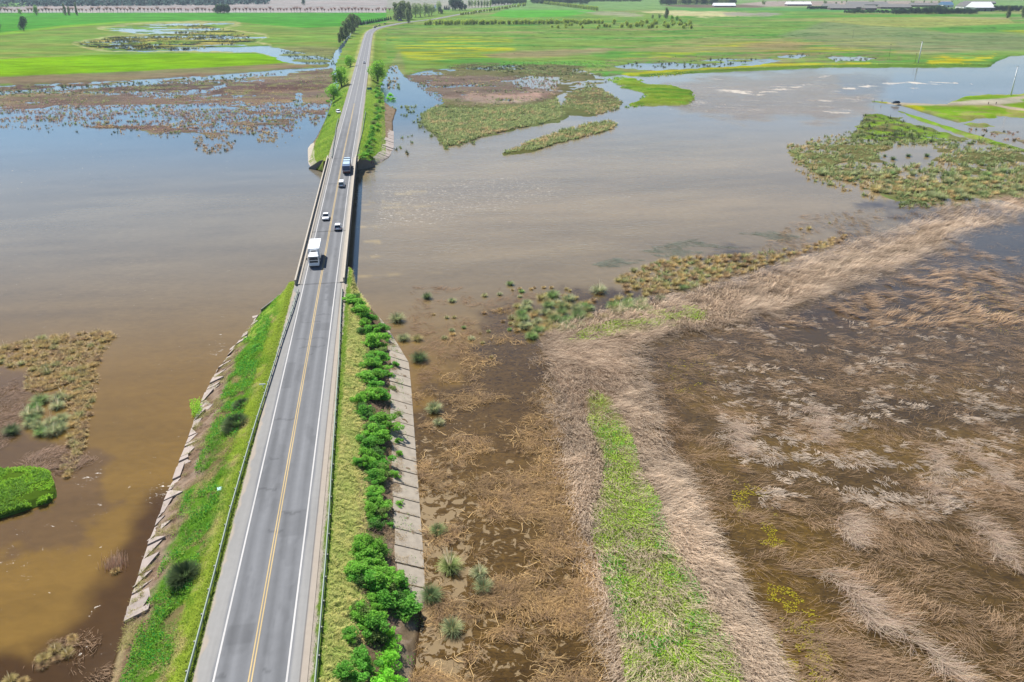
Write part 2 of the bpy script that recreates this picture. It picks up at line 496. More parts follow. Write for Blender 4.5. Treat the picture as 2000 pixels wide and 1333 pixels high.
BAND = [(1050, 655), (1075, 640), (1150, 612), (1300, 578), (1450, 540), (1600, 490), (1740, 452), (1850, 402), (2000, 385), (2400, 330), (2400, 380), (2000, 425), (1900, 452), (1820, 500), (1700, 548), (1530, 606),
        (1400, 642), (1262, 670), (1245, 700), (1262, 770), (1300, 880), (1350, 980), (1395, 1080), (1450, 1190), (1500, 1290), (1560, 1420), (1240, 1420), (1215, 1333), (1195, 1240), (1170, 1130), (1130, 1000), (1105, 880), (1078, 770), (1058, 700)]
GREENC = [(1150, 765), (1190, 780), (1228, 840), (1250, 920), (1290, 990), (1310, 1060), (1352, 1130), (1402, 1210), (1440, 1290), (1470, 1420), (1225, 1420), (1215, 1290), (1190, 1180), (1160, 1080), (1150, 1010), (1175, 960), (1180, 890), (1145, 830)]
GREENT = [(1105, 668), (1150, 642), (1240, 618), (1330, 602), (1385, 600), (1390, 625), (1320, 640), (1240, 648), (1160, 668)]

def in_any(px, py, polys, soft=3, jit=None):
    m = np.zeros(px.shape)
    for p in polys: m = np.maximum(m, mask(px, py, p, soft, jit))
    return m

def polar(az0, az1, naz, r0, r1, ratio):
    n = int(math.log(r1 / r0) / math.log(ratio))
    r = r0 * ratio ** np.arange(n + 1)
    a = np.radians(np.linspace(az0, az1, naz))
    a = np.concatenate([np.radians([-100, -85, -70, -60, -54]), a, np.radians([54, 60, 70, 85, 100])])
    X = np.outer(r, np.sin(a)); Y = np.outer(r, np.cos(a))
    idx = np.arange(X.size).reshape(X.shape)
    F = np.stack([idx[:-1, :-1], idx[1:, :-1], idx[1:, 1:], idx[:-1, 1:]], -1).reshape(-1, 4)[:, ::-1]
    return X.ravel(), Y.ravel(), F

GR = dict(sage=A(120, 150, 85), crop=A(96, 178, 62), lime=A(142, 196, 35), mead=A(142, 185, 85), olive=A(130, 150, 80), yell=A(200, 205, 60), tan=A(185, 180, 125),
          mauve=A(192, 186, 182), brown=A(128, 112, 96), pink=A(168, 152, 140), purp=A(122, 104, 104), dark=A(48, 58, 50), straw=A(195, 185, 140), bright=A(120, 190, 60), sand=A(205, 195, 175))

def land_and_colour(X, Y):
    px, py = prj(X, Y)
    r = np.hypot(X, Y)
    jn = (fbm(X, Y, 30, 3, 5) - 0.5)
    jf = (fbm(X, Y, 8, 4, 4) - 0.5)
    pxm = 0.9106 * np.maximum(py + 40, 2) / 65.5          # px per metre
    jp = jn * np.minimum(26 * pxm * 0.35, 12) + jf * np.minimum(6 * pxm, 8)
    n = len(X)
    c = np.tile(GR['mead'], (n, 1)); land = np.zeros(n)
    big = fbm(X, Y, 120, 11, 5, 3.0, 0.1); mid = fbm(X, Y, 25, 12, 5, 3.0, 0.15); fine = fbm(X, Y, 6, 13, 4, 1.5)
    # --- left plain
    mL = mask(px, py, FARL, 1.5, jp * 0.2)
    land = np.maximum(land, mL)
    cl = np.tile(A(136, 175, 82), (n, 1))
    cl = mixc(cl, A(158, 176, 92), sst(0.45, 0.7, mid)); cl = mixc(cl, GR['olive'], sst(0.55, 0.8, big) * 0.6)
    cl = mixc(cl, GR['crop'], mask(px, py, [(-900, 26), (780, 24), (775, 41), (700, 52), (600, 56), (520, 50), (450, 43), (350, 42), (230, 44), (120, 52), (0, 66), (-900, 110)], 1.0, jp * 0.15))
    cl = mixc(cl, A(150, 200, 70), mask(px, py, [(-900, 112), (0, 66), (120, 52), (230, 44), (350, 42), (350, 44), (230, 47), (120, 56), (0, 71), (-900, 118)], 1.0))
    cl = mixc(cl, A(92, 178, 66), mask(px, py, [(400, 30), (775, 26), (772, 34), (560, 44), (430, 36)], 3) * 0.4)
    cl = mixc(cl, GR['lime'], mask(px, py, [(-900, 122), (0, 118), (200, 109), (380, 106), (500, 107), (555, 114), (580, 121), (560, 125), (400, 135), (230, 143), (0, 152), (-900, 168)], 1.2, jp * 0.12))
    cl = mixc(cl, A(160, 140, 118), mask(px, py, [(-900, 170), (0, 152), (230, 143), (400, 135), (560, 126), (600, 124), (640, 128), (560, 138), (400, 150), (200, 162), (-900, 185)], 1.2, jp * 0.3) * (0.5 + 0.5 * mid))
    cl = mixc(cl, GR['mauve'], sst(26.5, 25.5, py + jn * 0.6)); cl = mixc(cl, A(215, 212, 205), sst(22.5, 23.5, py) * sst(26.3, 25.3, py) * 0.6)
    # --- right plain
    cr_ = np.tile(A(140, 175, 88), (n, 1))
    cr_ = mixc(cr_, A(165, 172, 112), sst(0.5, 0.75, big)); cr_ = mixc(cr_, A(112, 172, 80), sst(0.52, 0.75, mid))
    yy = mask(px, py, [(765, 75), (850, 70), (1000, 78), (1010, 118), (850, 124), (800, 118), (775, 100)], 8) * 0.9
    yy = np.maximum(yy, mask(px, py, [(1000, 105), (1200, 112), (1500, 80), (1750, 78), (1750, 104), (1400, 110), (1200, 122), (1000, 122)], 6) * 0.7)
    cr_ = mixc(cr_, GR['yell'], sst(0.42, 0.7, fbm(X, Y, 18, 21, 4, 3.5, 0.05)) * yy)
    cr_ = mixc(cr_, A(178, 160, 128), mask(px, py, [(940, 108), (1100, 98), (1200, 97), (1180, 106), (1050, 114), (960, 117)], 4, jp * 0.5) * 0.8)
    cr_ = mixc(cr_, A(176, 165, 122), mask(px, py, [(1440, 92), (1520, 78), (1590, 88), (1560, 98), (1480, 100)], 4, jp * 0.5) * 0.7)
    cr_ = mixc(cr_, A(150, 160, 125), mask(px, py, [(1520, 72), (1620, 42), (1700, 48), (1820, 62), (2000, 68), (2400, 60), (2400, 100), (2000, 100), (1800, 104), (1650, 92)], 5, jp * 0.5) * 0.65)
    cr_ = mixc(cr_, A(178, 188, 108), mask(px, py, [(1560, 38), (1640, 33), (1800, 31), (1970, 38), (1982, 47), (1800, 56), (1700, 52)], 1.5) * 0.95)
    cr_ = mixc(cr_, A(205, 195, 140), mask(px, py, [(1800, 33), (1970, 37), (1970, 39.5), (1800, 34.5)], 0.7) * 0.8)
    cr_ = mixc(cr_, A(105, 172, 78), mask(px, py, [(1810, 57), (2000, 48), (2500, 40), (2500, 62), (2000, 64), (1850, 66)], 2) * 0.8)
    cr_ = mixc(cr_, A(215, 205, 50), mask(px, py, [(1810, 120), (1850, 115), (1900, 112), (1945, 108), (1940, 120), (1880, 126), (1820, 127)], 3, jp) * 0.9)
    cr_ = mixc(cr_, A(195, 200, 60), mask(px, py, [(1950, 62), (2000, 60), (2300, 55), (2300, 60), (2000, 66)], 1.2) * 0.7)
    cr_ = mixc(cr_, A(108, 195, 70), mask(px, py, [(955, 32), (1010, 11), (1080, 9), (1130, 16), (1165, 24), (1100, 34), (1000, 36)], 1.0))
    cr_ = mixc(cr_, A(100, 170, 70), mask(px, py, [(1330, 34), (1500, 33), (2100, 28), (3000, 22), (3000, 34), (2000, 33), (1600, 36), (1340, 36.5)], 0.8) * 0.9)
    cr_ = mixc(cr_, A(222, 220, 165), mask(px, py, [(1255, 24), (1320, 22), (1400, 23), (1470, 26), (1500, 31), (1400, 34), (1320, 34), (1290, 28)], 1.5, jp * 0.8))
    cr_ = mixc(cr_, A(178, 172, 162), mask(px, py, [(1410, 26), (1470, 25), (1530, 28), (1500, 33), (1420, 32)], 1.5, jp * 0.6) * 0.8)
    cr_ = mixc(cr_, A(180, 186, 150), mask(px, py, [(1130, 24), (1200, 24), (1260, 30), (1240, 34), (1180, 32)], 1.5, jp * 0.6) * 0.9)
    cr_ = mixc(cr_, A(140, 180, 110), sst(24, 17, py)); cr_ = mixc(cr_, A(110, 175, 95), mask(px, py, [(1290, 17), (1600, 17), (1800, 22), (1800, 27), (1500, 22), (1350, 23)], 1))
    cr_ = mixc(cr_, A(140, 118, 110), mask(px, py, [(1290, 12), (1330, 10), (1460, 10), (1500, 14), (1480, 16), (1350, 16)], 0.8) * 0.9)
    cr_ = mixc(cr_, A(195, 182, 170), mask(px, py, [(1440, 9), (1500, 3), (1860, 2), (1860, 12), (1650, 12), (1500, 14)], 1.2))
    cr_ = mixc(cr_, A(190, 180, 165), sst(3, -2, py) * (px > 1400) * 0.6); cr_ = mixc(cr_, GR['mauve'], (px < 1000) * sst(20, 16, py) * (py < 30 - (px - 800) * 0.1) * 0.8)
    cr_ = mixc(cr_, A(165, 160, 120), mask(px, py, [(762, 130), (780, 100), (790, 128), (792, 160)], 4) * 0.5)
    # dots of scrub
    cr_ = mixc(cr_, A(84, 120, 62), sst(0.66, 0.74, fbm(X, Y, 7, 31, 3)) * sst(125, 60, py) * sst(30, 50, py) * sst(0.45, 0.6, mid) * 0.8)
    mR = mask(px, py, PLAINR, 1.5, jp * 0.25)
    land = np.maximum(land, mR)
    c = np.where((px > 755)[:, None] | (Y > 1e9)[:, None], cr_, cl)
    # --- pools on the plains
    wet = mask(px, py, POND, 1.2, jp * 0.4) * sst(0.42, 0.56, fbm(X, Y, 22, 41, 5, 3, 0.05) + 0.22 * sst(97, 103, py) + .08 * (px < 260))
    inp = mask(px, py, PONDX, 1.5, jp * 0.5)
    c = mixc(c, A(60, 68, 44), inp * sst(0.34, 0.5, fbm(X, Y, 16, 43, 4, 4)))
    c = mixc(c, A(205, 195, 110), inp * sst(0.55, 0.72, fbm(X, Y, 20, 47, 4, 4)))
    ring = mask(px, py, POND, 1.5, jp * 0.4, 1.6) * (1 - mask(px, py, POND, 1.2, jp * 0.4)) * (px < 530)
    c = mixc(c, A(225, 215, 165), ring * 0.8)
    c = mixc(c, A(150, 150, 110), mask(px, py, [(520, 95), (600, 92), (660, 96), (650, 130), (600, 128), (550, 115)], 4) * 0.7)
    wet = np.maximum(wet, in_any(px, py, [P2], 1.0, jp * 0.3) * sst(0.22, 0.42, fbm(X, Y, 14, 51, 4, 3)))
    wet = np.maximum(wet, in_any(px, py, [P3, P4], 0.8, jp * 0.3))
    c = mixc(c, A(150, 132, 112), mask(px, py, [(1180, 118), (1300, 112), (1500, 104), (1760, 108), (1760, 124), (1500, 134), (1330, 142), (1190, 150)], 4) * 0.6 * sst(0.4, 0.6, fine))
    c = mixc(c, A(205, 205, 50), mask(px, py, [(1215, 150), (1290, 145), (1400, 137), (1500, 132), (1700, 128), (1700, 124), (1500, 127), (1400, 134), (1270, 142), (1215, 146)], 1.5, jp * 0.3) * 0.85)
    c = mixc(c, A(98, 135, 48), mask(px, py, [(1250, 152), (1400, 141), (1600, 133), (1935, 131), (1935, 127), (1600, 129), (1400, 138), (1250, 148)], 1.2, jp * 0.3) * 0.8)
    # --- tongue
    t = mask(px, py, TONGUE, 3, jp * 1.3); land = np.maximum(land, t)
    c = mixc(c, A(146, 176, 66), t); c = mixc(c, A(110, 160, 50), t * sst(0.5, 0.7, fine))
    # --- marsh left
    m = mask(px, py, MARSHL, 3, jp)
    holes = sst(0.56, 0.66, fbm(X, Y, 24, 61, 5, 2.6, 0.1)) * 0.9
    st = linemask(px, py, [(-300, 182), (0, 182), (150, 172), (330, 160), (420, 152), (560, 142)], 5, jp * 0.4) * sst(0.35, 0.55, mid + 0.15)
    st = np.maximum(st, linemask(px, py, [(240, 182), (330, 184), (400, 178), (440, 168)], 5, jp * 0.5))
    st = np.maximum(st, linemask(px, py, [(430, 225), (500, 232), (560, 215), (590, 190)], 9, jp * 1.5))
    st = np.maximum(st, linemask(px, py, [(575, 250), (582, 215), (585, 190)], 12, jp * 1.2))
    st = np.maximum(st, linemask(px, py, [(0, 215), (60, 222), (200, 215), (300, 232), (360, 240)], 7, jp * 1.4))
    edge = sst(190, 262, py - (px < 500) * 0)
    lm = m * (1 - np.clip(np.maximum(holes * (0.35 + 0.65 * edge), st), 0, 1))
    lm = lm * (1 - sst(0.35, 0.6, fbm(X, Y, 9, 63, 4, 1.6)) * edge * 0.9)
    land = np.maximum(land * (1 - m), lm * 0.62)
    c = mixc(c, A(140, 124, 114), m); c = mixc(c, A(162, 148, 122), m * sst(0.45, 0.7, mid)); c = mixc(c, A(118, 100, 96), m * sst(0.5, 0.7, fbm(X, Y, 40, 65, 4, 2.5)) * .8); c = mixc(c, A(150, 150, 108), m * sst(0.55, 0.72, fine) * sst(215, 175, py))
    # --- middle marshes
    m = in_any(px, py, [M2A, M2B], 3.5, jp * 1.7)
    hole = mask(px, py, [(1000, 160), (1030, 148), (1060, 152), (1095, 156), (1085, 170), (1040, 172), (1005, 172)], 2, jp * 0.6)
    hole = np.maximum(hole, mask(px, py, [(835, 216), (872, 208), (882, 222), (850, 232)], 2, jp * 0.5))
    hole = np.maximum(hole, sst(0.66, 0.74, fbm(X, Y, 14, 71, 4, 2)) * 0.8 * (py < 200))
    land = np.maximum(land, m * (1 - hole) * 0.7)
    c = mixc(c, A(130, 128, 92), m); c = mixc(c, A(150, 134, 122), m * mask(px, py, [(790, 145), (1010, 150), (1090, 178), (1060, 200), (900, 205), (850, 190)], 6, jp * 1.5)); c = mixc(c, A(205, 180, 165), mask(px, py, [(900, 190), (1050, 180), (1060, 196), (990, 210), (920, 205)], 4, jp) * 0.7 * m)
    c = mixc(c, A(128, 138, 88), m * sst(200, 212, py + jn * 20) * 0.9)
    m = mask(px, py, ISLE, 3, jp * 1.2); land = np.maximum(land, m * 0.7); c = mixc(c, A(128, 130, 80), m)
    # --- right tussock marsh and bank
    m = mask(px, py, M3, 6, jp * 1.6)
    pool = mask(px, py, M3P, 4, jp * 1.2)
    wetn = sst(0.5, 0.66, fbm(X, Y, 11, 81, 4, 2)) * sst(250, 300, py)
    land = np.maximum(land, m * (1 - pool) * (1 - wetn) * 0.62)
    c = mixc(c, A(128, 128, 84), m); c = mixc(c, A(140, 180, 60), m * mask(px, py, [(1690, 218), (1740, 226), (1860, 262), (1850, 282), (1700, 282), (1640, 275)], 8, jp * 2) * 0.85 * sst(.35, .6, fine))
    b = mask(px, py, RBANK, 2, jp * 0.4); pl = mask(px, py, RBPOOL, 3, jp * 0.8); dt = linemask(px, py, DITCH, 9, jp * 0.2)
    pl = pl * sst(0.25, 0.5, fbm(X, Y, 10, 83, 4, 2.5) + 0.1)
    land = np.maximum(land, b) * (1 - 0.75 * pl)
    land = land * (1 - 0.9 * dt * ((px > 1690) & (py < 360)))
    cb = mixc(np.tile(A(140, 180, 52), (n, 1)), A(165, 172, 95), sst(0.5, 0.7, fine))
    cb = mixc(cb, A(205, 205, 40), mask(px, py, [(1722, 203), (1780, 206), (1800, 214), (1770, 220), (1735, 212)], 3, jp))
    cb = mixc(cb, A(168, 148, 128), mask(px, py, [(1860, 250), (2000, 285), (2300, 330), (2300, 300), (1980, 262), (1900, 240)], 6, jp) * 0.8)
    c = mixc(c, cb, b)[:, :] if False else c * (1 - b[:, None]) + cb * b[:, None]
    c = mixc(c, A(104, 100, 98), linemask(px, py, DITCH, 9, jp * .2) * (px > 1690))
    tr = np.maximum(linemask(px, py, [(1735, 203), (1800, 206), (1860, 206), (1900, 202), (1960, 198), (2010, 192), (2300, 180)], 4.5), linemask(px, py, [(1930, 205), (1970, 214), (2010, 219), (2300, 250)], 3.2))
    tr = np.maximum(tr, mask(px, py, [(1860, 206), (1900, 199), (1990, 197), (2000, 202), (1950, 208), (1870, 209)], 1.5))
    c = mixc(c, A(208, 194, 172), tr * b)
    # --- left islet
    m = mask(px, py, LISLE, 4, jp * 0.6); land = np.maximum(land, m); c = mixc(c, A(95, 130, 45), m)
    # --- reed levee
    m = mask(px, py, BAND, 10, jp * 2)
    land = np.maximum(land, mask(px, py, BAND, 30, jp * 3.5, -16) * 0.6); c = mixc(c, A(150, 130, 108), m)
    g = in_any(px, py, [GREENC, GREENT], 8, jp * 2); c = mixc(c, A(150, 158, 84), g * (.3 + .65 * sst(.4, .6, fine)))
    # --- straw bank under the verge at the road corridor is its own mesh; keep the sheet low there
    s, u = SU(X, Y)
    uu = u - cu(s)
    cor = (np.abs(uu) < 15.5) & (s > -60) & (s < B0 - 6)
    cor2 = (np.abs(uu) < 15) & (s > B1) & (s < 430)
    land = np.where(cor | cor2, 0, land)
    lowroad = (np.abs(uu) < 30) & (s >= 395) & (s < 2200)
    land = np.where(lowroad & (np.abs(uu) < 9 + 14 * sst(395, 700, s)), 1, land)
    lowc = mixc(np.tile(A(140, 172, 78), (n, 1)), A(195, 200, 130), sst(9.5, 6.5, np.abs(uu)) * 0.9)
    lw = (lowroad * sst(17, 14, np.abs(uu))) 
    c = mixc(c, lowc, lw)
    lum = c @ np.array([.3, .6, .1]); c = np.clip(lum[:, None] + (c - lum[:, None]) * 1.02, .003, .8) * (0.60 + 0.48 * fbm(X, Y, 9, 95, 4, 2.2))[:, None] * (0.86 + 0.28 * fbm(X, Y, 45, 97, 4, 3.0, .1))[:, None]
    c[:, 0] *= 1 + .25 * (fbm(X, Y, 30, 98, 4, 2.5) - .45)
    return land, wet, c, px, py, uu, s

X, Y, F = polar(-48, 48, 820, 28, 16000, 1.0062)
land, wet, c, px, py, uu, s = land_and_colour(X, Y)
relief = (fbm(X, Y, 4, 91, 4) - 0.5) * 0.35
Z = -0.55 + 1.35 * land * (1 - 0.75 * wet) + relief * sst(1500, 300, np.hypot(X, Y))
far = np.hypot(X, Y) > 900
Z = np.where(far & (land > 0.9) & (wet < 0.05), np.maximum(Z, 0.5), Z)
cor = (s >= 395) & (s < 2300) & (np.abs(uu) < 30)
Z = np.where(cor, np.maximum(Z, (rz(s) - 0.35) * sst(16, 6.5, np.abs(uu)) - 0.4 * (1 - land)), Z)
gr = link('ground', npmesh('ground', np.stack([X, Y, Z], -1), F, M_GROUND, c, True))
tag(gr, kind='structure')
del X, Y, F, land, wet, c, Z

# ------------------------------------------------------------------ water
X, Y, F = polar(-48, 48, 620, 26, 9000, 1.0095)
px, py = prj(X, Y)
n = len(X)
jn = fbm(X, Y, 14, 101, 4) - 0.5; jf = fbm(X, Y, 3, 103, 4) - 0.5
pxm = 0.9106 * np.maximum(py + 40, 2) / 65.5
jp = jn * 10 * pxm * 0.8 + jf * 2 * pxm
c = np.tile(A(146, 114, 50), (n, 1))
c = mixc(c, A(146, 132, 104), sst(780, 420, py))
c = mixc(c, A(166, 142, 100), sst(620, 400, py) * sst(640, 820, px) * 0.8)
c = mixc(c, A(70, 100, 122), sst(400, 215, py) * sst(840, 560, px))  # blue sky reflection painted into the far left water colour
c = mixc(c, A(30, 70, 95), sst(300, 215, py) * sst(1120, 900, px) * sst(700, 740, px) * 0.9)  # same painted sky blue in the marsh channels, and in the far pools below
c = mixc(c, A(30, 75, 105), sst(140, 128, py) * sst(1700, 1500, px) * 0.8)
# clear dark marsh water
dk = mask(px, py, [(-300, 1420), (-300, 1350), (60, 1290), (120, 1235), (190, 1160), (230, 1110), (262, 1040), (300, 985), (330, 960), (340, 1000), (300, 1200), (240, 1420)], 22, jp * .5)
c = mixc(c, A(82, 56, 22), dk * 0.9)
mr = mask(px, py, [(810, 760), (850, 690), (930, 640), (1060, 620), (1250, 575), (1500, 500), (1700, 430), (1850, 400), (2000, 390), (2600, 360), (2600, 1500), (790, 1500)], 26, jp * 2)
c = mixc(c, A(94, 72, 34), mr * 0.9)
c = mixc(c, A(74, 54, 24), mr * sst(0.4, 0.7, fbm(X, Y, 14, 111, 4)) * 0.5 * sst(1020, 1100, px + (py - 640) * .3))
r2 = mask(px, py, [(1250, 690), (1530, 610), (1800, 505), (2000, 430), (2600, 400), (2600, 1500), (1560, 1500), (1400, 1080), (1290, 840)], 20, jp * 2)
c = mixc(c, A(92, 72, 34), r2 * 0.8)
c = mixc(c, A(92, 84, 72), r2 * sst(620, 470, py) * 0.8)
c = mixc(c, A(126, 98, 32), r2 * .6 * sst(0.5, 0.72, fbm(X, Y, 9, 113, 5, 2.2, -0.4)) * sst(640, 760, py) * 0.75)
scum = 0 * px
if 0: c = mixc(c, A(160, 122, 62), mask(px, py, [(800, 1000), (830, 820), (900, 700), (960, 700), (960, 960), (900, 1333), (800, 1333)], 20, jp * 2) * sst(0.5, 0.6, fbm(X, Y, 2.2, 117, 4)) * 0.9)
# shallows by the left island
c = mixc(c, A(118, 92, 62), mask(px, py, [(-300, 680), (60, 720), (60, 860), (180, 930), (150, 1000), (-300, 1000)], 20, jp * 2) * 0.7)
# churned, paler water at the far rapids
chop = np.zeros(n) + 0.04 * sst(900, 500, py)
rap = mask(px, py, [(1300, 165), (1400, 148), (1600, 140), (1740, 150), (1720, 190), (1690, 225), (1600, 240), (1400, 235), (1330, 220)], 14, jp)
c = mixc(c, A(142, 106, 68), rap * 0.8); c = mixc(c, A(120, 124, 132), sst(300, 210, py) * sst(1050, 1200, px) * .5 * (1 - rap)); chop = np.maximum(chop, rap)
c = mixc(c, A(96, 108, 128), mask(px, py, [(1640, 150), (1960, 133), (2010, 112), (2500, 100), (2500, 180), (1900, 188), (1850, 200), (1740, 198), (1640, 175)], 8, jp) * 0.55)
strk = fbm(X, Y, 3.0, 121, 5, 7.0, -0.35)
foam_glint = rap * sst(0.50, 0.8, strk) * 0.62
FO = A(236, 228, 212, 0.5)
wb = pxm * 0.8 + 1.0
for pts, w, a in [([(1620, 179), (1640, 178), (1700, 168), (1760, 164), (1830, 162), (1900, 166)], 3.2, 1.0), ([(1770, 173), (1820, 171)], 2.2, 0.7), ([(1400, 178), (1440, 179), (1480, 184), (1530, 175), (1570, 168)], 3.4, 0.9),
                  ([(1600, 196), (1640, 200), (1690, 203)], 2.5, 0.8), ([(1600, 210), (1625, 220), (1660, 222)], 4, 0.8), ([(1380, 217), (1400, 210), (1415, 205)], 4.5, 0.7), ([(1600, 152), (1620, 149)], 2, 0.8),
                  ([(1310, 213), (1340, 208), (1380, 200)], 4, 0.5), ([(1560, 186), (1580, 192)], 7, 0.6), ([(1420, 170), (1500, 172)], 3, 0.5), ([(1675, 190), (1690, 202)], 3, 0.6)]:
    lm = linemask(px, py, pts, w + 2, jp * 0.25 + (strk - 0.5) * 5) * a
    foam_glint = np.maximum(foam_glint, lm * sst(0.32, 0.6, strk))
s, u = SU(X, Y)
# wakes of the bridge piers and current threads on the right side
for k, (yy0, x1, yy1, a) in enumerate([(379, 830, 375, .7), (398, 780, 395, .5), (410, 840, 404, .5), (422, 800, 416, .4), (446, 735, 444, .6), (475, 740, 472, .7), (507, 760, 498, .5), (541, 860, 532, .5)]):
    lm = linemask(px, py, [(700, yy0), ((700 + x1) / 2, (yy0 + yy1) / 2), (x1, yy1)], 3.2, jf * 8) * a
    c = mixc(c, A(196, 170, 110), lm * sst(0.3, 0.65, fbm(X, Y, 1.2, 131 + k, 4, 5, 0.1)))
glint = mask(px, py, [(720, 350), (960, 330), (1100, 335), (1120, 400), (900, 440), (720, 470)], 30) * 0.45  # glints on the water, painted as pale flecks like the foam
foam_glint = np.maximum(foam_glint, glint)
for poly, a, sc in [([(325, 690), (400, 640), (470, 610), (420, 700), (390, 740), (330, 745)], 0.9, 0.9), ([(370, 700), (430, 650), (400, 760), (350, 900), (320, 960), (290, 960), (330, 840)], 0.5, 0.8),
                    ([(40, 1060), (200, 1000), (230, 1050), (130, 1110), (60, 1180), (20, 1170)], 0.7, 0.7), ([(200, 880), (280, 830), (300, 850), (210, 920)], 0.35, 0.8), ([(300, 935), (345, 930), (345, 975), (315, 985)], 0.9, 0.6),
                    ([(380, 600), (500, 570), (480, 650), (400, 640)], 0.4, 0.8)]:
    foam_glint = np.maximum(foam_glint, mask(px, py, poly, 14, jp) * (0.16 + 0.40 * fbm(X, Y, 7, 151, 3)) * a)  # pale ripple flecks; the lower-left ones paint sun sparkles into the colour
foam_glint = np.maximum(foam_glint, linemask(px, py, [(105, 985), (130, 960), (160, 940), (205, 917)], 5, jf * 14) * 0.45)
foam_glint = np.maximum(foam_glint, linemask(px, py, [(-20, 1022), (40, 1006), (90, 990), (110, 975)], 4, jf * 8) * 0.45)
chop = np.maximum(chop, mask(px, py, [(230, 1000), (330, 850), (420, 640), (560, 540), (560, 600), (430, 720), (350, 950), (260, 1100)], 40, jp * 2) * 0.10)
chop = np.maximum(chop, sst(690, 730, px) * sst(1700, 1200, px) * sst(200, 300, py) * sst(600, 480, py) * 0.38)
for (x0, y0, x1, y1) in [(700, 366, 1040, 352), (700, 440, 1120, 424), (700, 500, 980, 484), (760, 330, 1250, 300), (900, 400, 1400, 370), (1100, 320, 1500, 262), (1250, 240, 1560, 205)]:
    foam_glint = np.maximum(foam_glint, linemask(px, py, [(x0, y0), ((x0 + x1) / 2, (y0 + y1) / 2 + 3), (x1, y1)], 5, jf * 14) * .42 * sst(.35, .6, strk))
scum = mask(px, py, [(815, 1333), (815, 1180), (812, 1000), (806, 860), (860, 700), (960, 660), (1060, 680), (1090, 820), (1120, 960), (1160, 1100), (1200, 1260), (1215, 1420), (815, 1420)], 20, jp) * (0.25 + 0.5 * sst(780, 1050, py)) * (0.5 + 0.5 * sst(960, 860, px))
c = c * (1 + 0.34 * (fbm(X, Y, 30, 161, 4, 3.5, .15) - .5) + 0.24 * (fbm(X, Y, 5, 163, 4, 4.0, .2) - .5))[:, None]
weedy = np.clip(mr * .62, 0, 1) * sst(330, 520, py + 0.0 * px)
wt = link('water', npmesh('water', np.stack([X, Y, np.zeros(n)], -1), F, M_WATER, c, True, {'chop': chop, 'foam_glint': foam_glint, 'scum': scum, 'weedy': weedy, 'ripple': 0.05 + 0.09 * sst(700, 420, py)}))
tag(wt, kind='structure')
del X, Y, F, c
# ------------------------------------------------------------------ road
M_ASPH = ground_mat('asphalt', 0.10, (0.9, 30.0), 0.12)
M_WHITE = ground_mat('line_paint', 0.10, (2.0, 14.0), 0.05)
ss = np.concatenate([np.arange(-48, 130, 0.35), np.arange(130, 300, 0.6), np.arange(300, 700, 1.5), np.arange(700, 2300, 5)])
us = np.linspace(-5.4, 5.4, 91)
SS, UU = np.meshgrid(ss, us, indexing='ij')
P = W(SS.ravel(), (UU + cu(SS)).ravel(), (rz(SS) + 0.06 - 0.004 * np.abs(UU)).ravel())
u_ = UU.ravel(); s_ = SS.ravel()
lane = np.abs(u_)
c = np.tile(A(184, 183, 181), (len(u_), 1))
c = mixc(c, A(156, 158, 162), sst(3.9, 3.6, lane + (fbm(s_, u_, 6, 201, 3) - .5) * .25))
trk = np.exp(-((lane - 0.95) / 0.45) ** 2) + np.exp(-((lane - 2.65) / 0.45) ** 2)
c = c * (1 - 0.15 * (trk * (lane < 3.5))[:, None] * (0.7 + 0.6 * fbm(s_, u_, 25, 203, 3, 3.0))[:, None])
c = c * (1 + 0.07 * (np.exp(-((lane - 1.8) / 0.28) ** 2))[:, None])
c = c * (1 + 0.16 * (fbm(s_, u_ * 6, 5, 205, 4, 2.5)[:, None] - 0.5))
c = c * (1 + 0.10 * (fbm(u_ * 3, s_ * .02, 1.0, 207, 4)[:, None] - .5))
rag = 5.15 + (fbm(s_, u_ * 0 + 3, 3, 209, 4) - .5) * 0.9
c = mixc(c, A(208, 196, 182), sst(-0.12, 0.15, lane - np.where(u_ > 0, 4.7 + (rag - 5.15) * .2, rag)) * ~((s_ > B0) & (s_ < B1)))
crack = (np.abs(u_ - 4.68) < 0.07) & (s_ < B0); c = mixc(c, A(110, 105, 105), crack * 0.7)
for sj in np.concatenate([rng.uniform(-45, 108, 16), rng.uniform(255, 380, 8)]):
    w0, w1 = sorted(rng.uniform(-3.8, 3.8, 2)); c = c * (1 - .22 * (np.abs(s_ - sj - .25 * np.sin(u_ * 2 + sj)) < .2) * (u_ > w0) * (u_ < w1))[:, None]
for (a0, a1, b0, b1) in [(22, 27, .4, 3.3), (61, 71, -3.3, -1.8), (84, 88, .6, 3.2), (5, 8, -3.2, -.4)]: c = c * (1 - .13 * ((s_ > a0) & (s_ < a1) & (u_ > b0) & (u_ < b1)))[:, None]
c = c * (1 - .10 * sst(.6, .7, fbm(s_, u_, 2.2, 217, 4, 3)) * (lane < 3.4))[:, None]
onb = (s_ > B0) & (s_ < B1)
c = mixc(c, A(186, 182, 176), onb * sst(3.7, 4.0, lane) * 0.7)
for j in (B0, 151, 206, B1):
    c = mixc(c, A(92, 92, 94), np.exp(-((s_ - j) / 0.25) ** 2) * 0.75)
c = mixc(c, A(176, 178, 182), sst(250, 420, s_) * 0.6)
rt = mask(s_, u_, [(96, 2.2), (109.5, 1.4), (109.8, 3.4), (96, 3.5)], 0.2, (fbm(s_, u_, 1.5, 211, 3) - .5) * 1.5)
c = mixc(c, A(128, 130, 134), rt * 0.5)
idx = np.arange(len(u_)).reshape(SS.shape)
F = np.stack([idx[:-1, :-1], idx[:-1, 1:], idx[1:, 1:], idx[1:, :-1]], -1).reshape(-1, 4)
tag(link('road', npmesh('road', P, F, M_ASPH, c, True)), kind='structure')

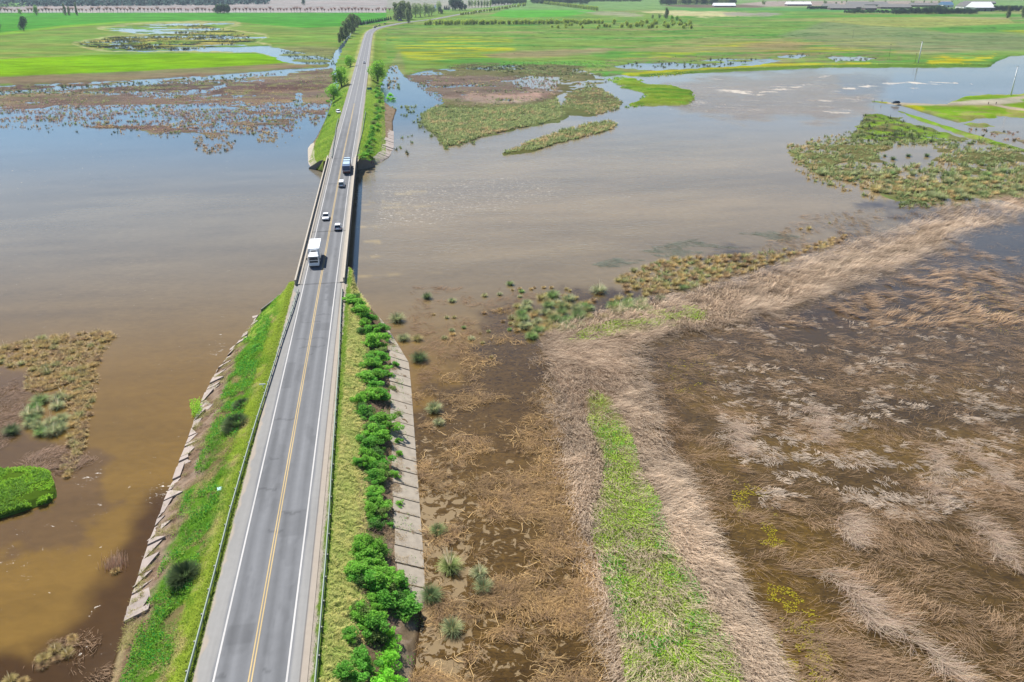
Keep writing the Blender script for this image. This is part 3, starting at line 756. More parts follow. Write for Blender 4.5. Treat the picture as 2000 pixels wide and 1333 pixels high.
def line_strip(name, pieces, ucen, w, col, zup=0.012):
    parts = []
    for a, b in pieces:
        q = np.arange(a, b + 0.01, 1.5 if b < 400 else 6)
        n = len(q)
        V = np.zeros((n, 2, 3)); lo = np.abs(ucen)
        V[:, 0] = W(q, cu(q) + ucen - w / 2, rz(q) + 0.06 - 0.004 * lo + zup); V[:, 1] = W(q, cu(q) + ucen + w / 2, rz(q) + 0.06 - 0.004 * lo + zup)
        V = V.reshape(-1, 3); i = np.arange(n - 1) * 2
        parts.append((V, np.stack([i, i + 1, i + 3, i + 2], -1), np.tile(col, (len(V), 1))))
    V, F, K = cat_mesh(parts)
    K = K * (0.86 + 0.28 * fbm(V[:, 0], V[:, 1], 2.0, 215, 4))[:, None]
    return V, F, K
pp = []
whi = A(242, 240, 238)
for q in ([(-48, 2250)],): pp.append(line_strip('l', q, -3.45, 0.19, whi))
pp.append(line_strip('l', [(-48, 2250)], 3.45, 0.19, whi))
pp.append(line_strip('l', [(400, 2250)], 0.0, 0.18, A(215, 213, 208)))
V, F, K = cat_mesh(pp)
tag(link('edge_lines', npmesh('edge_lines', V, F, M_WHITE, K)), kind='structure')
yel = A(242, 214, 158)
V, F, K = cat_mesh([line_strip('l', [(-48, 400)], -0.14, 0.13, yel), line_strip('l', [(-48, 400)], 0.14, 0.13, yel)])
tag(link('centre_lines', npmesh('centre_lines', V, F, M_WHITE, K)), kind='structure')

# ------------------------------------------------------------------ embankments
UWL = ([-50, 6.7, 18, 30, 46, 68, 78, 86.5, 96, 105, 109, 111.5, 114], [14.5, 15.6, 16.4, 17.0, 17.2, 17.6, 17.2, 15.9, 14.4, 12.9, 11.5, 8, 5.8])
UWR = ([-50, -10, 1.8, 10, 16.3, 22, 46, 66, 76.7, 85, 97.3, 106.4, 114, 120, 121.5], [13.5, 14.2, 15.5, 16.6, 17.1, 17.2, 17.4, 17.6, 17.6, 15.9, 13.2, 10.5, 8.2, 6.6, 5.9])
UWLF = ([243, 247, 253, 262, 293, 318, 360, 404, 430], [6.0, 9.0, 12.0, 14.0, 16.6, 15.2, 14.4, 14.0, 14])
UWRF = ([240, 249, 257, 270, 288, 320, 360, 398, 410, 430], [5.8, 6.4, 12.4, 17.0, 19.0, 19.5, 20, 22.6, 20, 16])
BANKT = 6.9
def bank_z(s, ua, tab):
    uw = np.interp(s, *tab)
    t = (ua - BANKT) / np.maximum(uw - BANKT, 0.4)
    top = rz(s) - 0.02
    return np.where(ua < BANKT, top, top * (1 - t)) , t, uw

def bank(name, side, s0, s1, ds, tab, colf):
    q = np.arange(s0, s1, ds)
    t = np.linspace(0, 1.12, 58)
    Q, T = np.meshgrid(q, t, indexing='ij')
    uw = np.interp(Q, *tab)
    ua = 5.2 + (np.maximum(uw, 5.6) - 5.2) * T
    z, tt, _ = bank_z(Q, ua, tab)
    x = W(Q.ravel(), (cu(Q) + side * ua).ravel(), 0)
    nz = (fbm(x[:, 0], x[:, 1], 1.6, 221, 4) - .5) * 0.5 * sst(5.6, 7.5, ua.ravel())
    z = np.minimum(z.ravel() + nz * sst(-.2, .4, z.ravel()), (rz(Q) + 0.04).ravel())
    P = x.copy(); P[:, 2] = z - 0.02
    c = colf(Q.ravel(), ua.ravel(), T.ravel(), x[:, 0], x[:, 1], tt.ravel())
    idx = np.arange(Q.size).reshape(Q.shape)
    F = np.stack([idx[:-1, :-1], idx[:-1, 1:], idx[1:, 1:], idx[1:, :-1]], -1).reshape(-1, 4)
    if side < 0: F = F[:, ::-1]
    o = link(name, npmesh(name, P, F, M_BANK, c, True)); tag(o, kind='structure')
    return o

def col_right(s, ua, T, x, y, t):
    f1 = fbm(x, y, 1.2, 231, 5); f2 = fbm(x, y, 4, 233, 4); j = (f2 - .5) * 1.6
    c = np.tile(A(206, 194, 180), (len(s), 1))
    c = mixc(c, A(128, 158, 62), sst(5.75, 6.0, ua + (f1 - .5) * .6))
    c = mixc(c, A(176, 184, 104), sst(6.6, 7.0, ua + j * .2)); c = mixc(c, A(120, 140, 66), sst(0.55, 0.75, f1) * sst(6.7, 7.2, ua) * .7)
    c = mixc(c, A(142, 120, 98), sst(9.6, 10.3, ua + j)); c = mixc(c, A(104, 130, 56), sst(9.8, 10.5, ua + j) * sst(.5, .65, f2))
    c = mixc(c, A(172, 152, 130), sst(12.8, 13.6, ua + j * .4)); c = mixc(c, A(150, 130, 104), sst(.5, .7, f1) * sst(13, 13.6, ua))
    c = mixc(c, A(88, 68, 46), sst(0.94, 0.99, T))
    far = (s > 240)
    c = mixc(c, A(150, 178, 70), far * sst(6, 6.5, ua) * sst(15, 13, ua + j)); c = mixc(c, A(190, 176, 152), far * sst(14.5, 16, ua + j) * (s < 300))
    return c
def col_left(s, ua, T, x, y, t):
    f1 = fbm(x, y, 1.1, 241, 5); f2 = fbm(x, y, 5, 243, 4); j = (f2 - .5) * 3
    c = np.tile(A(206, 196, 182), (len(s), 1))
    c = mixc(c, A(138, 160, 66), sst(5.3, 5.7, ua + (f1 - .5) * .6))
    c = mixc(c, A(162, 184, 64), sst(6.4, 7.0, ua) * (.6 + .4 * f1)); c = mixc(c, A(196, 184, 124), sst(.55, .75, f2) * sst(6.6, 8, ua) * .8)
    c = mixc(c, A(104, 150, 46), sst(8.2, 9.6, ua + j)); c = mixc(c, A(140, 120, 90), sst(.5, .64, fbm(x, y, 3, 245, 4)) * sst(8, 9, ua) * .85)
    c = mixc(c, A(178, 156, 136), sst(12.6, 14.4, ua + j)); c = mixc(c, A(132, 108, 86), sst(.45, .65, f1) * sst(13, 14.5, ua + j) * .7)
    nr = s < 14; c = mixc(c, A(150, 124, 100), nr * sst(11.5, 13.5, ua + j)); c = mixc(c, A(190, 172, 130), nr * sst(14.2, 15, ua))
    c = mixc(c, A(168, 196, 84), (s > 88) * (s < 130) * sst(6.5, 7, ua) * .8); c = mixc(c, A(158, 176, 84), (s > 240) * sst(6, 6.6, ua) * sst(13.5, 12.5, ua + j * .4))
    c = mixc(c, A(92, 72, 50), sst(0.94, 0.99, T))
    return c
bank('embankment', 1, -50, 121.5, 0.33, UWR, col_right)
bank('embankment', -1, -50, 113.5, 0.33, UWL, col_left)
bank('embankment', 1, 241, 430, 0.8, UWRF, col_right)
bank('embankment', -1, 243.5, 430, 0.8, UWLF, col_left)

# ------------------------------------------------------------------ concrete revetments: separate slabs on the slope
M_CONC = plain('weathered_concrete', A(208, 194, 174), 0.9, noise=0.34, scale=1.1)
M_CONC_L = plain('stained_concrete', A(206, 190, 180), 0.9, noise=0.35, scale=1.0)
M_CONC_D = plain('pier_concrete', A(150, 146, 140), 0.9, noise=0.25, scale=0.6)
def slab_row(tname, label, side, s0, s1, pitch, uin, tab, mat, group, tilt=0.04, over=0.3, cat='revetment', jit=0.1):
    mid = (s0 + s1) / 2
    root = empty(tname, tuple(W(mid, cu(mid) + side * np.interp(mid, *tab), 0)), YAW)
    tag(root, label, cat, group)
    bpy.context.view_layer.update()
    inv = root.matrix_world.inverted()
    q = s0
    while q < s1:
        L = pitch * (1 + jit * (random.random() - .5))
        a, b = q + 0.09, q + L - 0.09
        ui_a, ui_b = uin(a) + random.uniform(-.25, .25) * jit * 6, uin(b) + random.uniform(-.25, .25) * jit * 6
        dz = random.uniform(-tilt, tilt) * 1.2; tz = random.uniform(-tilt, tilt)
        m = MB(); vs = []
        for (ss_, ui, k) in ((a, ui_a, -1), (b, ui_b, 1)):
            uo = np.interp(ss_, *tab) + over
            for u_ in (ui, uo):
                z, _, _ = bank_z(ss_, np.array(u_), tab)
                p = W(ss_, cu(ss_) + side * u_, max(float(z), -0.35) + 0.17 + dz + tz * k)
                vs.append(p)
        top = [np.array(v) for v in vs]
        bot = [v - np.array([0, 0, 0.3]) for v in top]
        allv = [inv @ __import__('mathutils').Vector(v) for v in top + bot]
        m.add(allv, [(0, 1, 3, 2), (4, 6, 7, 5), (0, 4, 5, 1), (2, 3, 7, 6), (1, 5, 7, 3), (0, 2, 6, 4)])
        m.build('slab', mat, root, bevel=0.03)
        q += L
    return root
slab_row('concrete_revetment', 'row of pale concrete slabs at the foot of the near right embankment beside the marsh', 1, 12, 100, 3.45,
         lambda s: float(np.interp(s, [12, 20, 60, 76, 88, 100], [15.0, 14.0, 14.1, 14.5, 13.9, 12.5])), UWR, M_CONC, 'concrete slopes of the road embankment', 0.035)
slab_row('concrete_revetment', 'broken, half buried concrete slabs along the foot of the left embankment by the brown water', -1, 15, 104, 2.1,
         lambda s: float(np.interp(s, [15, 24, 40, 80, 100], [14.9, 15.6, 15.9, 16.2, 13.9])) + random.uniform(-.45, .35), UWL, M_CONC_L, 'concrete slopes of the road embankment', 0.12, 0.05, jit=1.0)
slab_row('concrete_revetment', 'long pale concrete slope at the far left end of the bridge', -1, 252, 300, 4.2,
         lambda s: float(np.interp(s, [252, 262, 300], [9.8, 11.6, 14.8])), UWLF, M_CONC, 'concrete slopes of the road embankment', 0.03)
slab_row('concrete_revetment', 'stony concrete slope at the far right end of the bridge', -1 * -1, 256, 330, 4.0,
         lambda s: float(np.interp(s, [256, 270, 288, 330], [10.5, 13.6, 15.2, 17.6])), UWRF, M_CONC_L, 'concrete slopes of the road embankment', 0.12, jit=0.5)

# ------------------------------------------------------------------ bridge
bridge = empty('road_bridge', tuple(W(B0, 0, 0)), YAW)
tag(bridge, 'two lane concrete road bridge with low railings crossing the wide brown river', 'bridge')
LB = B1 - B0
M_DECK = plain('deck_concrete', A(196, 186, 172), 0.85, noise=0.15, scale=0.5)
M_RAIL = plain('railing_concrete', A(214, 202, 184), 0.85, noise=0.2, scale=0.7)
m = MB(); m.box(-5.5, 5.5, 0, LB, 3.75, 4.40); 
for x in (-4.1, -1.4, 1.4, 4.1): m.box(x - 0.3, x + 0.3, 0.02, LB - .02, 2.75, 3.76)
m.build('deck', M_CONC_D, bridge)
for sgn in (-1, 1):
    k = MB(); k.box(*(sorted((sgn * 4.35, sgn * 5.05))), 0, LB, 4.40, 4.74); k.build('kerb', M_DECK, bridge)
    rl = MB()
    x = sgn * 5.22
    rl.box(x - 0.17, x + 0.17, 0, LB, 5.50, 5.68); rl.box(x - 0.09, x + 0.09, 0, LB, 5.03, 5.15); rl.box(x - 0.16, x + 0.16, 0, LB, 4.40, 4.62)
    q = 1.37
    while q < LB: rl.box(x - 0.13, x + 0.13, q - 0.2, q + 0.2, 4.622, 5.498); q += 2.74
    rl = rl.build('railing', M_RAIL, bridge)
    p0 = MB().box(x - 0.15, x + 0.15, -0.22, 0.22, 4.625, 5.495).build('post', M_RAIL, rl)
    for i in range(1, 50):
        pc = p0.copy(); COL.objects.link(pc); pc.parent = rl; pc.location = (0, i * 2.74 + .15, 0)
    p0.location = (0, .15, 0)
for i, q in enumerate([13.5, 27, 40.5, 54.5, 68, 81.5, 95.5, 109, 123]):
    m = MB(); m.box(-4.9, 4.9, q - .5, q + .5, 2.05, 2.748)
    for x in (-3.8, 0, 3.8): m.tube((x, q, -2), (x, q, 2.06), 0.5, n=12)
    m.build('pier', M_CONC_D, bridge)
for q0, q1 in ((-0.9, -0.02), (LB + .02, LB + .9)):
    MB().box(-5.5, 5.5, q0, q1, -1.2, 4.36).build('abutment', M_CONC_D, bridge)
def wing(pts, th=0.35):
    m = MB()
    for (a, b) in zip(pts[:-1], pts[1:]):
        A0 = np.array(a[:2]); B_ = np.array(b[:2]); d = B_ - A0; d = d / np.linalg.norm(d); n = np.array([-d[1], d[0]]) * th / 2
        vs = [(*(A0 + n), -1), (*(A0 - n), -1), (*(B_ - n), -1), (*(B_ + n), -1), (*(A0 + n), a[2]), (*(A0 - n), a[2]), (*(B_ - n), b[2]), (*(B_ + n), b[2])]
        m.add(vs, [(0, 1, 2, 3), (4, 7, 6, 5), (0, 4, 5, 1), (1, 5, 6, 2), (2, 6, 7, 3), (3, 7, 4, 0)])
    return m
wing([(-5.6, .2, 4.2), (-7.4, .6, 3.3), (-12.6, -3.6, .75)], .3).build('wing_wall', M_CONC_D, bridge)
wing([(5.6, .2, 4.4), (7.2, -1.6, 3.3)]).build('wing_wall', M_RAIL, bridge)
wing([(-5.6, LB - .1, 4.3), (-8.2, LB + 1.5, 3.6), (-12.9, LB + 4.8, 0.4)]).build('wing_wall', M_CONC_D, bridge)
wing([(5.6, LB - .1, 4.3), (8.2, LB + 1.6, 3.6), (11.8, LB + 5, 1.5)]).build('wing_wall', M_CONC_D, bridge)

# ------------------------------------------------------------------ guardrails
M_STEEL = plain('galvanised_steel', A(206, 222, 204), 0.7, 0.0, 0.3, noise=0.15, scale=1.0)
M_STEELD = plain('weathered_steel', (0.09, 0.1, 0.09), 0.6, 0.2)
def guardrail(pix, label, side, ext=None):
    P = unp([a for a, b in pix], [b for a, b in pix], 5.22)
    s, u = SU(P[:, 0], P[:, 1]); o = np.argsort(s); s = s[o]; u = u[o]
    if ext is not None: s = np.concatenate([[ext], s]); u = np.concatenate([[u[0]], u])
    root = empty('guardrail', tuple(W(s[0], u[0], 4.4)), YAW); tag(root, label, 'guardrail', 'steel guardrails along the road')
    q = np.arange(s[0], s[-1], 1.2); uq = np.interp(q, s, u) + 0.05 * np.sin(q / 9.0)
    prof = [(0.0, 5.25), (-0.06, 5.18), (0.04, 5.10), (-0.04, 5.0), (0.05, 4.92), (-0.02, 4.83)]
    prof = [(a * side, b) for a, b in prof]
    th = 0.012
    V = np.zeros((len(q), 12, 3)); off = np.array([s[0], u[0]])
    for j, (du, z) in enumerate(prof + [(a - .07 * side, b) for a, b in prof[::-1]]):
        V[:, j, 0] = uq + du - u[0]; V[:, j, 1] = q - s[0]; V[:, j, 2] = z - 4.4
    idx = np.arange(len(q) * 12).reshape(len(q), 12); nx = np.roll(idx, -1, 1)
    F = np.stack([idx[:-1], nx[:-1], nx[1:], idx[1:]], -1).reshape(-1, 4)
    link('beam', npmesh('beam', V.reshape(-1, 3), F, M_STEEL), root)
    pq = np.arange(s[0] + 1, s[-1], 3.81)
    pm = MB(); pm.box(-.07, .07, -.09, .09, -.5, .78); p0 = pm.build('post', M_STEELD, root)
    for i, a in enumerate(pq):
        p = p0 if i == 0 else p0.copy()
        if i: COL.objects.link(p); p.parent = root
        p.location = (float(np.interp(a, s, u)) - u[0] + .05 * math.sin(a / 9.0) + .13 * side, a - s[0], 0)
    return root
guardrail([(360, 1333), (447, 1000), (500, 820), (548, 666), (572, 600), (583, 563)], 'long steel guardrail on the left shoulder in front of the bridge', -1, -45)
guardrail([(616, 1333), (643, 1000), (655, 820), (663, 666), (667, 600), (669, 563)], 'long steel guardrail on the right shoulder in front of the bridge', 1, -45)
guardrail([(648, 306), (656, 250), (661, 230)], 'short steel guardrail on the left shoulder beyond the bridge', -1)
guardrail([(696, 306), (709, 250), (714, 217)], 'short steel guardrail on the right shoulder beyond the bridge', 1)
# ------------------------------------------------------------------ vegetation
def jitc(col, n, amt=0.18, hue=0.06):
    col = np.broadcast_to(col, (n, 3))
    return np.clip(col * (1 + (rng.random((n, 1)) - .5) * 2 * amt) * (1 + (rng.random((n, 3)) - .5) * 2 * hue), 0.003, .9)

def spread(poly, npx, mn=None):
    """npx random points inside a photo-outline polygon, brought down to the ground plane"""
    P = np.asarray(poly, float); out = []
    tot = 0
    while tot < npx:
        k = max(npx * 2, 1000)
        x = rng.uniform(P[:, 0].min(), P[:, 0].max(), k); y = rng.uniform(P[:, 1].min(), min(P[:, 1].max(), 1480), k)
        m = sdist(x, y, poly) > 0
        out.append(np.stack([x[m], y[m]], -1)); tot += m.sum()
    q = np.concatenate(out)[:npx]
    return q[:, 0], q[:, 1], unp(q[:, 0], q[:, 1], 0.0)

# ---- tussocks (pampas-like clumps)
def tussock_mesh(name, rad, h, nb, cb, ct, plume=0, dead=0.0, wid=0.045):
    a = rng.uniform(0, 2 * np.pi, nb); r = np.sqrt(rng.random(nb)) * rad * 0.35
    root = np.stack([np.cos(a) * r, np.sin(a) * r, np.zeros(nb) - 0.1], -1)
    az = a + rng.normal(0, .35, nb)
    l0 = rng.uniform(0.05, 0.75, nb) * (0.4 + r / (rad * .35)); l1 = l0 + rng.uniform(0.5, 1.5, nb)
    ln = h * rng.uniform(0.75, 1.3, nb)
    cc0 = jitc(cb, nb); cc1 = jitc(ct, nb)
    if dead:
        d = rng.random(nb) < dead
        cc0[d] = jitc(A(150, 128, 86), d.sum()); cc1[d] = jitc(A(206, 186, 132), d.sum())
    parts = [blades(root, az, ln, l0, l1, wid * rng.uniform(.7, 1.4, nb), cc0, cc1, 3)]
    if plume:
        a = rng.uniform(0, 2 * np.pi, plume)
        rt = np.stack([np.cos(a) * .2, np.sin(a) * .2, np.zeros(plume)], -1)
        parts.append(blades(rt, a, h * 1.7, 0.1, 0.45, 0.11, A(190, 175, 130), A(235, 224, 196), 3))
    V, F, K = cat_mesh(parts)
    return npmesh(name, V, F, M_VEG, K)
GB, GT = A(78, 96, 52, .6), A(150, 166, 116, .6)
T_GREEN = [tussock_mesh('tussock_leaves', 1.3, 1.7, 620, A(70, 92, 46, .6), A(140, 160, 104, .6)), tussock_mesh('tussock_leaves', 1.3, 1.6, 560, GB, A(160, 172, 128, .6), 0, .12),
           tussock_mesh('tussock_leaves', 1.2, 1.5, 560, A(66, 96, 50, .6), A(136, 168, 98, .6), 0, .05), tussock_mesh('tussock_leaves', 1.4, 1.5, 600, A(88, 104, 66, .6), A(170, 180, 140, .6), 5, .2)]
T_DARK = [tussock_mesh('tussock_leaves', 1.3, 1.6, 650, A(48, 68, 38, .55), A(104, 128, 80, .55)), tussock_mesh('tussock_leaves', 1.3, 1.7, 650, A(52, 70, 42, .55), A(118, 140, 92, .55))]
T_BUSH = [tussock_mesh('tussock_leaves', 1.3, 1.9, 2600, A(44, 62, 34, .4), A(96, 118, 72, .45), 0, 0, .085)]
T_PLUME = [tussock_mesh('tussock_leaves', 1.2, 1.9, 560, A(84, 104, 52, .6), A(160, 176, 110, .6), 26)]
SB, ST = A(140, 112, 70, .55), A(206, 182, 126, .55)
T_STRAW = [tussock_mesh('tussock_leaves', 1.1, 1.2, 380, SB, ST, 0, .3), tussock_mesh('tussock_leaves', 1.3, 1.1, 400, A(150, 124, 84, .55), A(196, 170, 120, .55), 0, .5),
           tussock_mesh('tussock_leaves', 1.2, 1.3, 380, A(134, 116, 70, .55), A(190, 178, 118, .55), 2, .3), tussock_mesh('tussock_leaves', 1.2, 1.2, 380, A(130, 104, 76, .55), A(176, 150, 118, .55), 0, .2)]
T_MIX = [tussock_mesh('tussock_leaves', 1.2, 1.4, 420, A(110, 112, 62, .55), A(180, 178, 118, .55), 0, .4), tussock_mesh('tussock_leaves', 1.2, 1.3, 420, A(100, 110, 64, .55), A(166, 174, 122, .55), 2, .3)]

def place_tussock(px, py, wpx, protos, label, group, z=0.0, name='grass_tussock', cat='tussock'):
    p = unp(px, py, z)
    w = wpx / (0.9106 * (py + 40) / 65.5)
    me = random.choice(protos)
    if me in T_STRAW: name = 'straw_tussock'
    o = link(name, me)
    o.location = (float(p[0]), float(p[1]), z)
    k = w / 3.0 * random.uniform(.92, 1.08)
    o.scale = (k, k, k * random.uniform(.85, 1.12)); o.rotation_euler = (0, 0, random.uniform(0, 6.28))
    return tag(o, label, cat, group)

G1 = 'pampas tussocks standing alone in the shallow water'
solo = [
 (776, 627, 34, T_GREEN, 'green tussock in the water with a straw clump at its right, nearest the bridge embankment'),
 (834, 583, 20, T_DARK, 'small dark green tussock alone in open brown water right of the bridge'),
 (788, 664, 28, T_GREEN, 'left one of two grey green tussocks touching beside the narrow top of the concrete slabs'),
 (815, 664, 28, T_MIX, 'right one of two tussocks touching beside the narrow top of the concrete slabs'),
 (819, 704, 34, T_DARK, 'dark round tussock at the bend of the concrete slabs'),
 (868, 662, 18, T_MIX, 'lower left of a small pale pair of tussocks in brown water'),
 (884, 655, 18, T_STRAW, 'upper right of a small pale pair of tussocks in brown water'),
 (848, 802, 36, T_GREEN, 'pale green tussock in the straw marsh just above a smaller one'),
 (857, 828, 25, T_GREEN, 'smaller green tussock just below a paler one in the straw marsh'),
 (856, 1040, 36, T_GREEN, 'green tussock on a tan mat right beside the edge of the concrete slabs'),
 (878, 1110, 40, T_PLUME, 'tall tussock with pale feathery plumes in the straw marsh'),
 (936, 1122, 34, T_GREEN, 'upper dull tussock of a touching pair in the dark straw marsh'),
 (944, 1150, 42, T_GREEN, 'lower bright grey green tussock of a touching pair in the dark straw marsh'),
 (842, 1168, 48, T_DARK, 'large dark tussock at the lower end of the concrete slabs'),
 (883, 1232, 48, T_GREEN, 'big tussock nearest the bottom edge in the dark marsh water'),
 (24, 846, 32, T_DARK, 'round dark tussock alone in the water at the left edge'),
 (1170, 570, 34, T_GREEN, 'green tussock with a straw skirt in open water before the dry tussock bed'),
 (1290, 586, 24, T_DARK, 'green tussock at the left end of the pale reed levee top'),
 (1334, 565, 18, T_GREEN, 'small green tussock at the lower edge of the dry tussock bed'),
 (1580, 448, 16, T_STRAW, 'right straw tussock of a pair alone in open water'),
 (1564, 448, 12, T_STRAW, 'left straw tussock of a pair alone in open water'),
 (1532, 488, 13, T_STRAW, 'single straw tussock just above the dry tussock bed'),
 (1620, 436, 8, T_MIX, 'tiny tussock alone in the grey water beyond the straw pair'),
]
for a in solo: place_tussock(a[0], a[1], a[2] * 0.92, a[3], a[4], G1)
# three dark clumps on the left embankment
for (px_, py_, w, lab) in [(476, 797, 34, 'dark domed tussock on the left embankment, upper one of a pair'), (464, 838, 47, 'dark domed tussock on the left embankment, lower one of a pair'),
                           (363, 1134, 54, 'large dark round tussock alone on the left embankment near the guardrail')]:
    z = 2.9 if py_ < 1000 else 3.0
    place_tussock(px_, py_, w * 0.86, T_BUSH, lab, 'dark tussocks on the left embankment', z)

def cluster(pts, protos, label, group):
    for (x, y, w) in pts: place_tussock(x, y, w, protos, label, group)
def rnd_pts(poly, n, w0, w1, mind=0.6):
    out = []; tries = 0
    xs, ys, _ = spread(poly, n * 12)
    for x, y in zip(xs, ys):
        w = random.uniform(w0, w1)
        if all((x - a) ** 2 + ((y - b) * 2.0) ** 2 > (mind * (w + c) / 2) ** 2 for a, b, c in out): out.append((x, y, w))
        if len(out) >= n: break
    return out
cluster([(1015, 565, 12), (1037, 566, 13), (1044, 563, 9), (1062, 563, 12), (1077, 563, 14), (1067, 575, 11), (1106, 566, 11), (1113, 569, 11)], T_STRAW, 'straw tussock of the broken row in open water before the levee', 'row of straw tussocks in open water')
cluster(rnd_pts([(1000, 605), (1030, 590), (1060, 580), (1120, 582), (1155, 610), (1150, 640), (1085, 650), (1040, 665), (1010, 640)], 30, 20, 30, .75), T_GREEN + T_MIX, 'green tussock of the loose bed at the bend of the levee', 'green tussocks at the bend of the levee')
cluster(rnd_pts([(1185, 600), (1250, 588), (1270, 600), (1262, 612), (1190, 615)], 7, 24, 32, .7), T_GREEN, 'green tussock of the short row on the top end of the levee', 'short row of green tussocks by the levee')
cluster(rnd_pts([(1205, 550), (1235, 530), (1270, 515), (1340, 502), (1420, 498), (1500, 503), (1562, 492), (1560, 508), (1480, 526), (1400, 550), (1340, 565), (1290, 578), (1240, 570)], 100, 17, 25, .6), T_STRAW + T_STRAW + T_MIX, 'straw tussock of the long dry bed between open water and the levee', 'dry tussock bed along the levee')
cluster(rnd_pts([(1570, 492), (1572, 482), (1600, 475), (1648, 460), (1652, 468), (1610, 486)], 16, 13, 18, .6), T_STRAW, 'straw tussock of the short strip in grey water beyond the dry bed', 'short strip of straw tussocks')
cluster(rnd_pts([(42, 790), (80, 778), (122, 778), (128, 830), (118, 858), (75, 850), (55, 830)], 14, 26, 34, .62), T_GREEN + [T_GREEN[3]], 'grey green tussock of the tight group on the left straw island', 'green group on the left straw island')
LIS = [(-120, 700), (0, 680), (60, 665), (120, 655), (190, 648), (228, 655), (222, 672), (195, 700), (188, 750), (178, 800), (170, 850), (155, 900), (135, 935), (120, 925), (135, 870), (140, 810), (110, 760), (70, 770), (40, 760), (60, 725), (0, 712), (-120, 730)]
cluster(rnd_pts(LIS, 165, 15, 24, .5), T_STRAW + T_STRAW + T_MIX, 'straw tussock of the long dry island at the left edge', 'dry tussocks of the left island')
cluster(rnd_pts([(75, 1285), (110, 1262), (160, 1240), (165, 1250), (125, 1285), (85, 1305)], 7, 24, 32, .5), T_STRAW, 'straw tussock of the short strip in dark water by the left embankment', 'straw strip in the dark water')
cluster([(1060, 640, 26), (1100, 648, 24), (1010, 600, 20), (1025, 640, 26), (1040, 655, 24), (1078, 620, 26), (1100, 600, 26), (1130, 625, 26), (1150, 605, 22), (1000, 622, 18), (1200, 606, 26), (1225, 598, 28), (1255, 604, 26)], T_GREEN + T_MIX + T_STRAW, 'mixed green and straw tussock at the outer corner of the levee', 'mixed tussocks at the levee corner')
cluster(rnd_pts([(830, 600), (900, 570), (1000, 555), (1200, 560), (1260, 590), (1150, 600), (1040, 580), (1000, 650), (960, 700), (880, 660)], 24, 9, 17, 1.2), T_MIX + T_STRAW + T_GREEN, 'small scattered tussock in the brown shallows between the road and the levee', 'scattered small tussocks in the shallows')
cluster(rnd_pts([(1000, 620), (1060, 585), (1180, 570), (1270, 560), (1270, 600), (1160, 640), (1060, 668), (1010, 655)], 34, 14, 24, .7), T_STRAW + T_STRAW + T_MIX, 'straw coloured tussock scattered among the green ones outside the levee bend', 'straw tussocks outside the levee bend')
cluster([(226, 1118, 24)], T_STRAW, 'single straw tussock sprouting at the edge of the dark water patch', 'straw strip in the dark water')
cluster([(20, 1330, 30), (45, 1335, 28)], T_STRAW, 'straw tussock in the bottom left corner', 'bottom left straw tussocks')
# right hand flooded bed: the largest as individuals, the rest in one mass
def keep_m3(x, y):
    return (sdist(np.array([x]), np.array([y]), M3P)[0] < -3)
pts = [p for p in rnd_pts(M3, 420, 16, 25, .42) if keep_m3(p[0], p[1]) and not (p[1] < 268 and p[0] > 1720)]
pts.sort(key=lambda p: -p[1])
for (x, y, w) in pts[:235]:
    if y > 345: place_tussock(x, y, w * 1.05, T_MIX + T_STRAW[:3] + T_GREEN[1:2], 'straw green tussock on the near fringe of the wide flooded bed at right', 'tussocks of the wide flooded bed')
    else: place_tussock(x, y, w, T_GREEN + T_GREEN + T_MIX, 'round green tussock in the middle of the wide flooded bed at right', 'tussocks of the wide flooded bed')
for (x, y, w) in [(1774, 306, 13), (1810, 306, 13), (1744, 312, 12), (1728, 306, 9)]:
    place_tussock(x, y, w, T_DARK, 'small dark tussock standing in the pool inside the wide flooded bed', 'tussocks of the wide flooded bed')

def tuft_mass(name, X, Y, Zs, size, cb, ct, nb=16, mat=None):
    """many small clumps in one mesh (uncountable cover)"""
    n = len(X); N = n * nb
    a = rng.uniform(0, 2 * np.pi, N)
    sz = np.repeat(size, nb)
    root = np.stack([np.repeat(X, nb) + np.cos(a) * .25 * sz * rng.random(N), np.repeat(Y, nb) + np.sin(a) * .25 * sz * rng.random(N), np.repeat(Zs, nb)], -1)
    l0 = rng.uniform(.1, .9, N)
    k0 = np.repeat(cb, nb, 0); k1 = np.repeat(ct, nb, 0)
    V, F, K = blades(root, a + rng.normal(0, .3, N), sz * rng.uniform(.5, .95, N), l0, l0 + rng.uniform(.4, 1.1, N), sz * rng.uniform(.10, .2, N), k0 * (1 + (rng.random((N, 1)) - .5) * .5), k1 * (1 + (rng.random((N, 1)) - .5) * .4), 2)
    return npmesh(name, V, F, mat or M_VEG, K)
def mass(poly, n, smin, smax, pal, name, z=0.0, nb=16, keep=None):
    x, y, P = spread(poly, n)
    if keep is not None:
        k = keep(x, y, P); x, y, P = x[k], y[k], P[k]
    n = len(x)
    pick = rng.integers(0, len(pal), n)
    clump = (fbm(P[:, 0], P[:, 1], 12, 301, 3) * len(pal) * .999).astype(int)
    pick = np.where(rng.random(n) < .6, clump, pick)
    cb = np.array([p[0] for p in pal])[pick]; ct = np.array([p[1] for p in pal])[pick]
    return P[:, 0], P[:, 1], np.zeros(n) + z, rng.uniform(smin, smax, n), cb, ct, nb
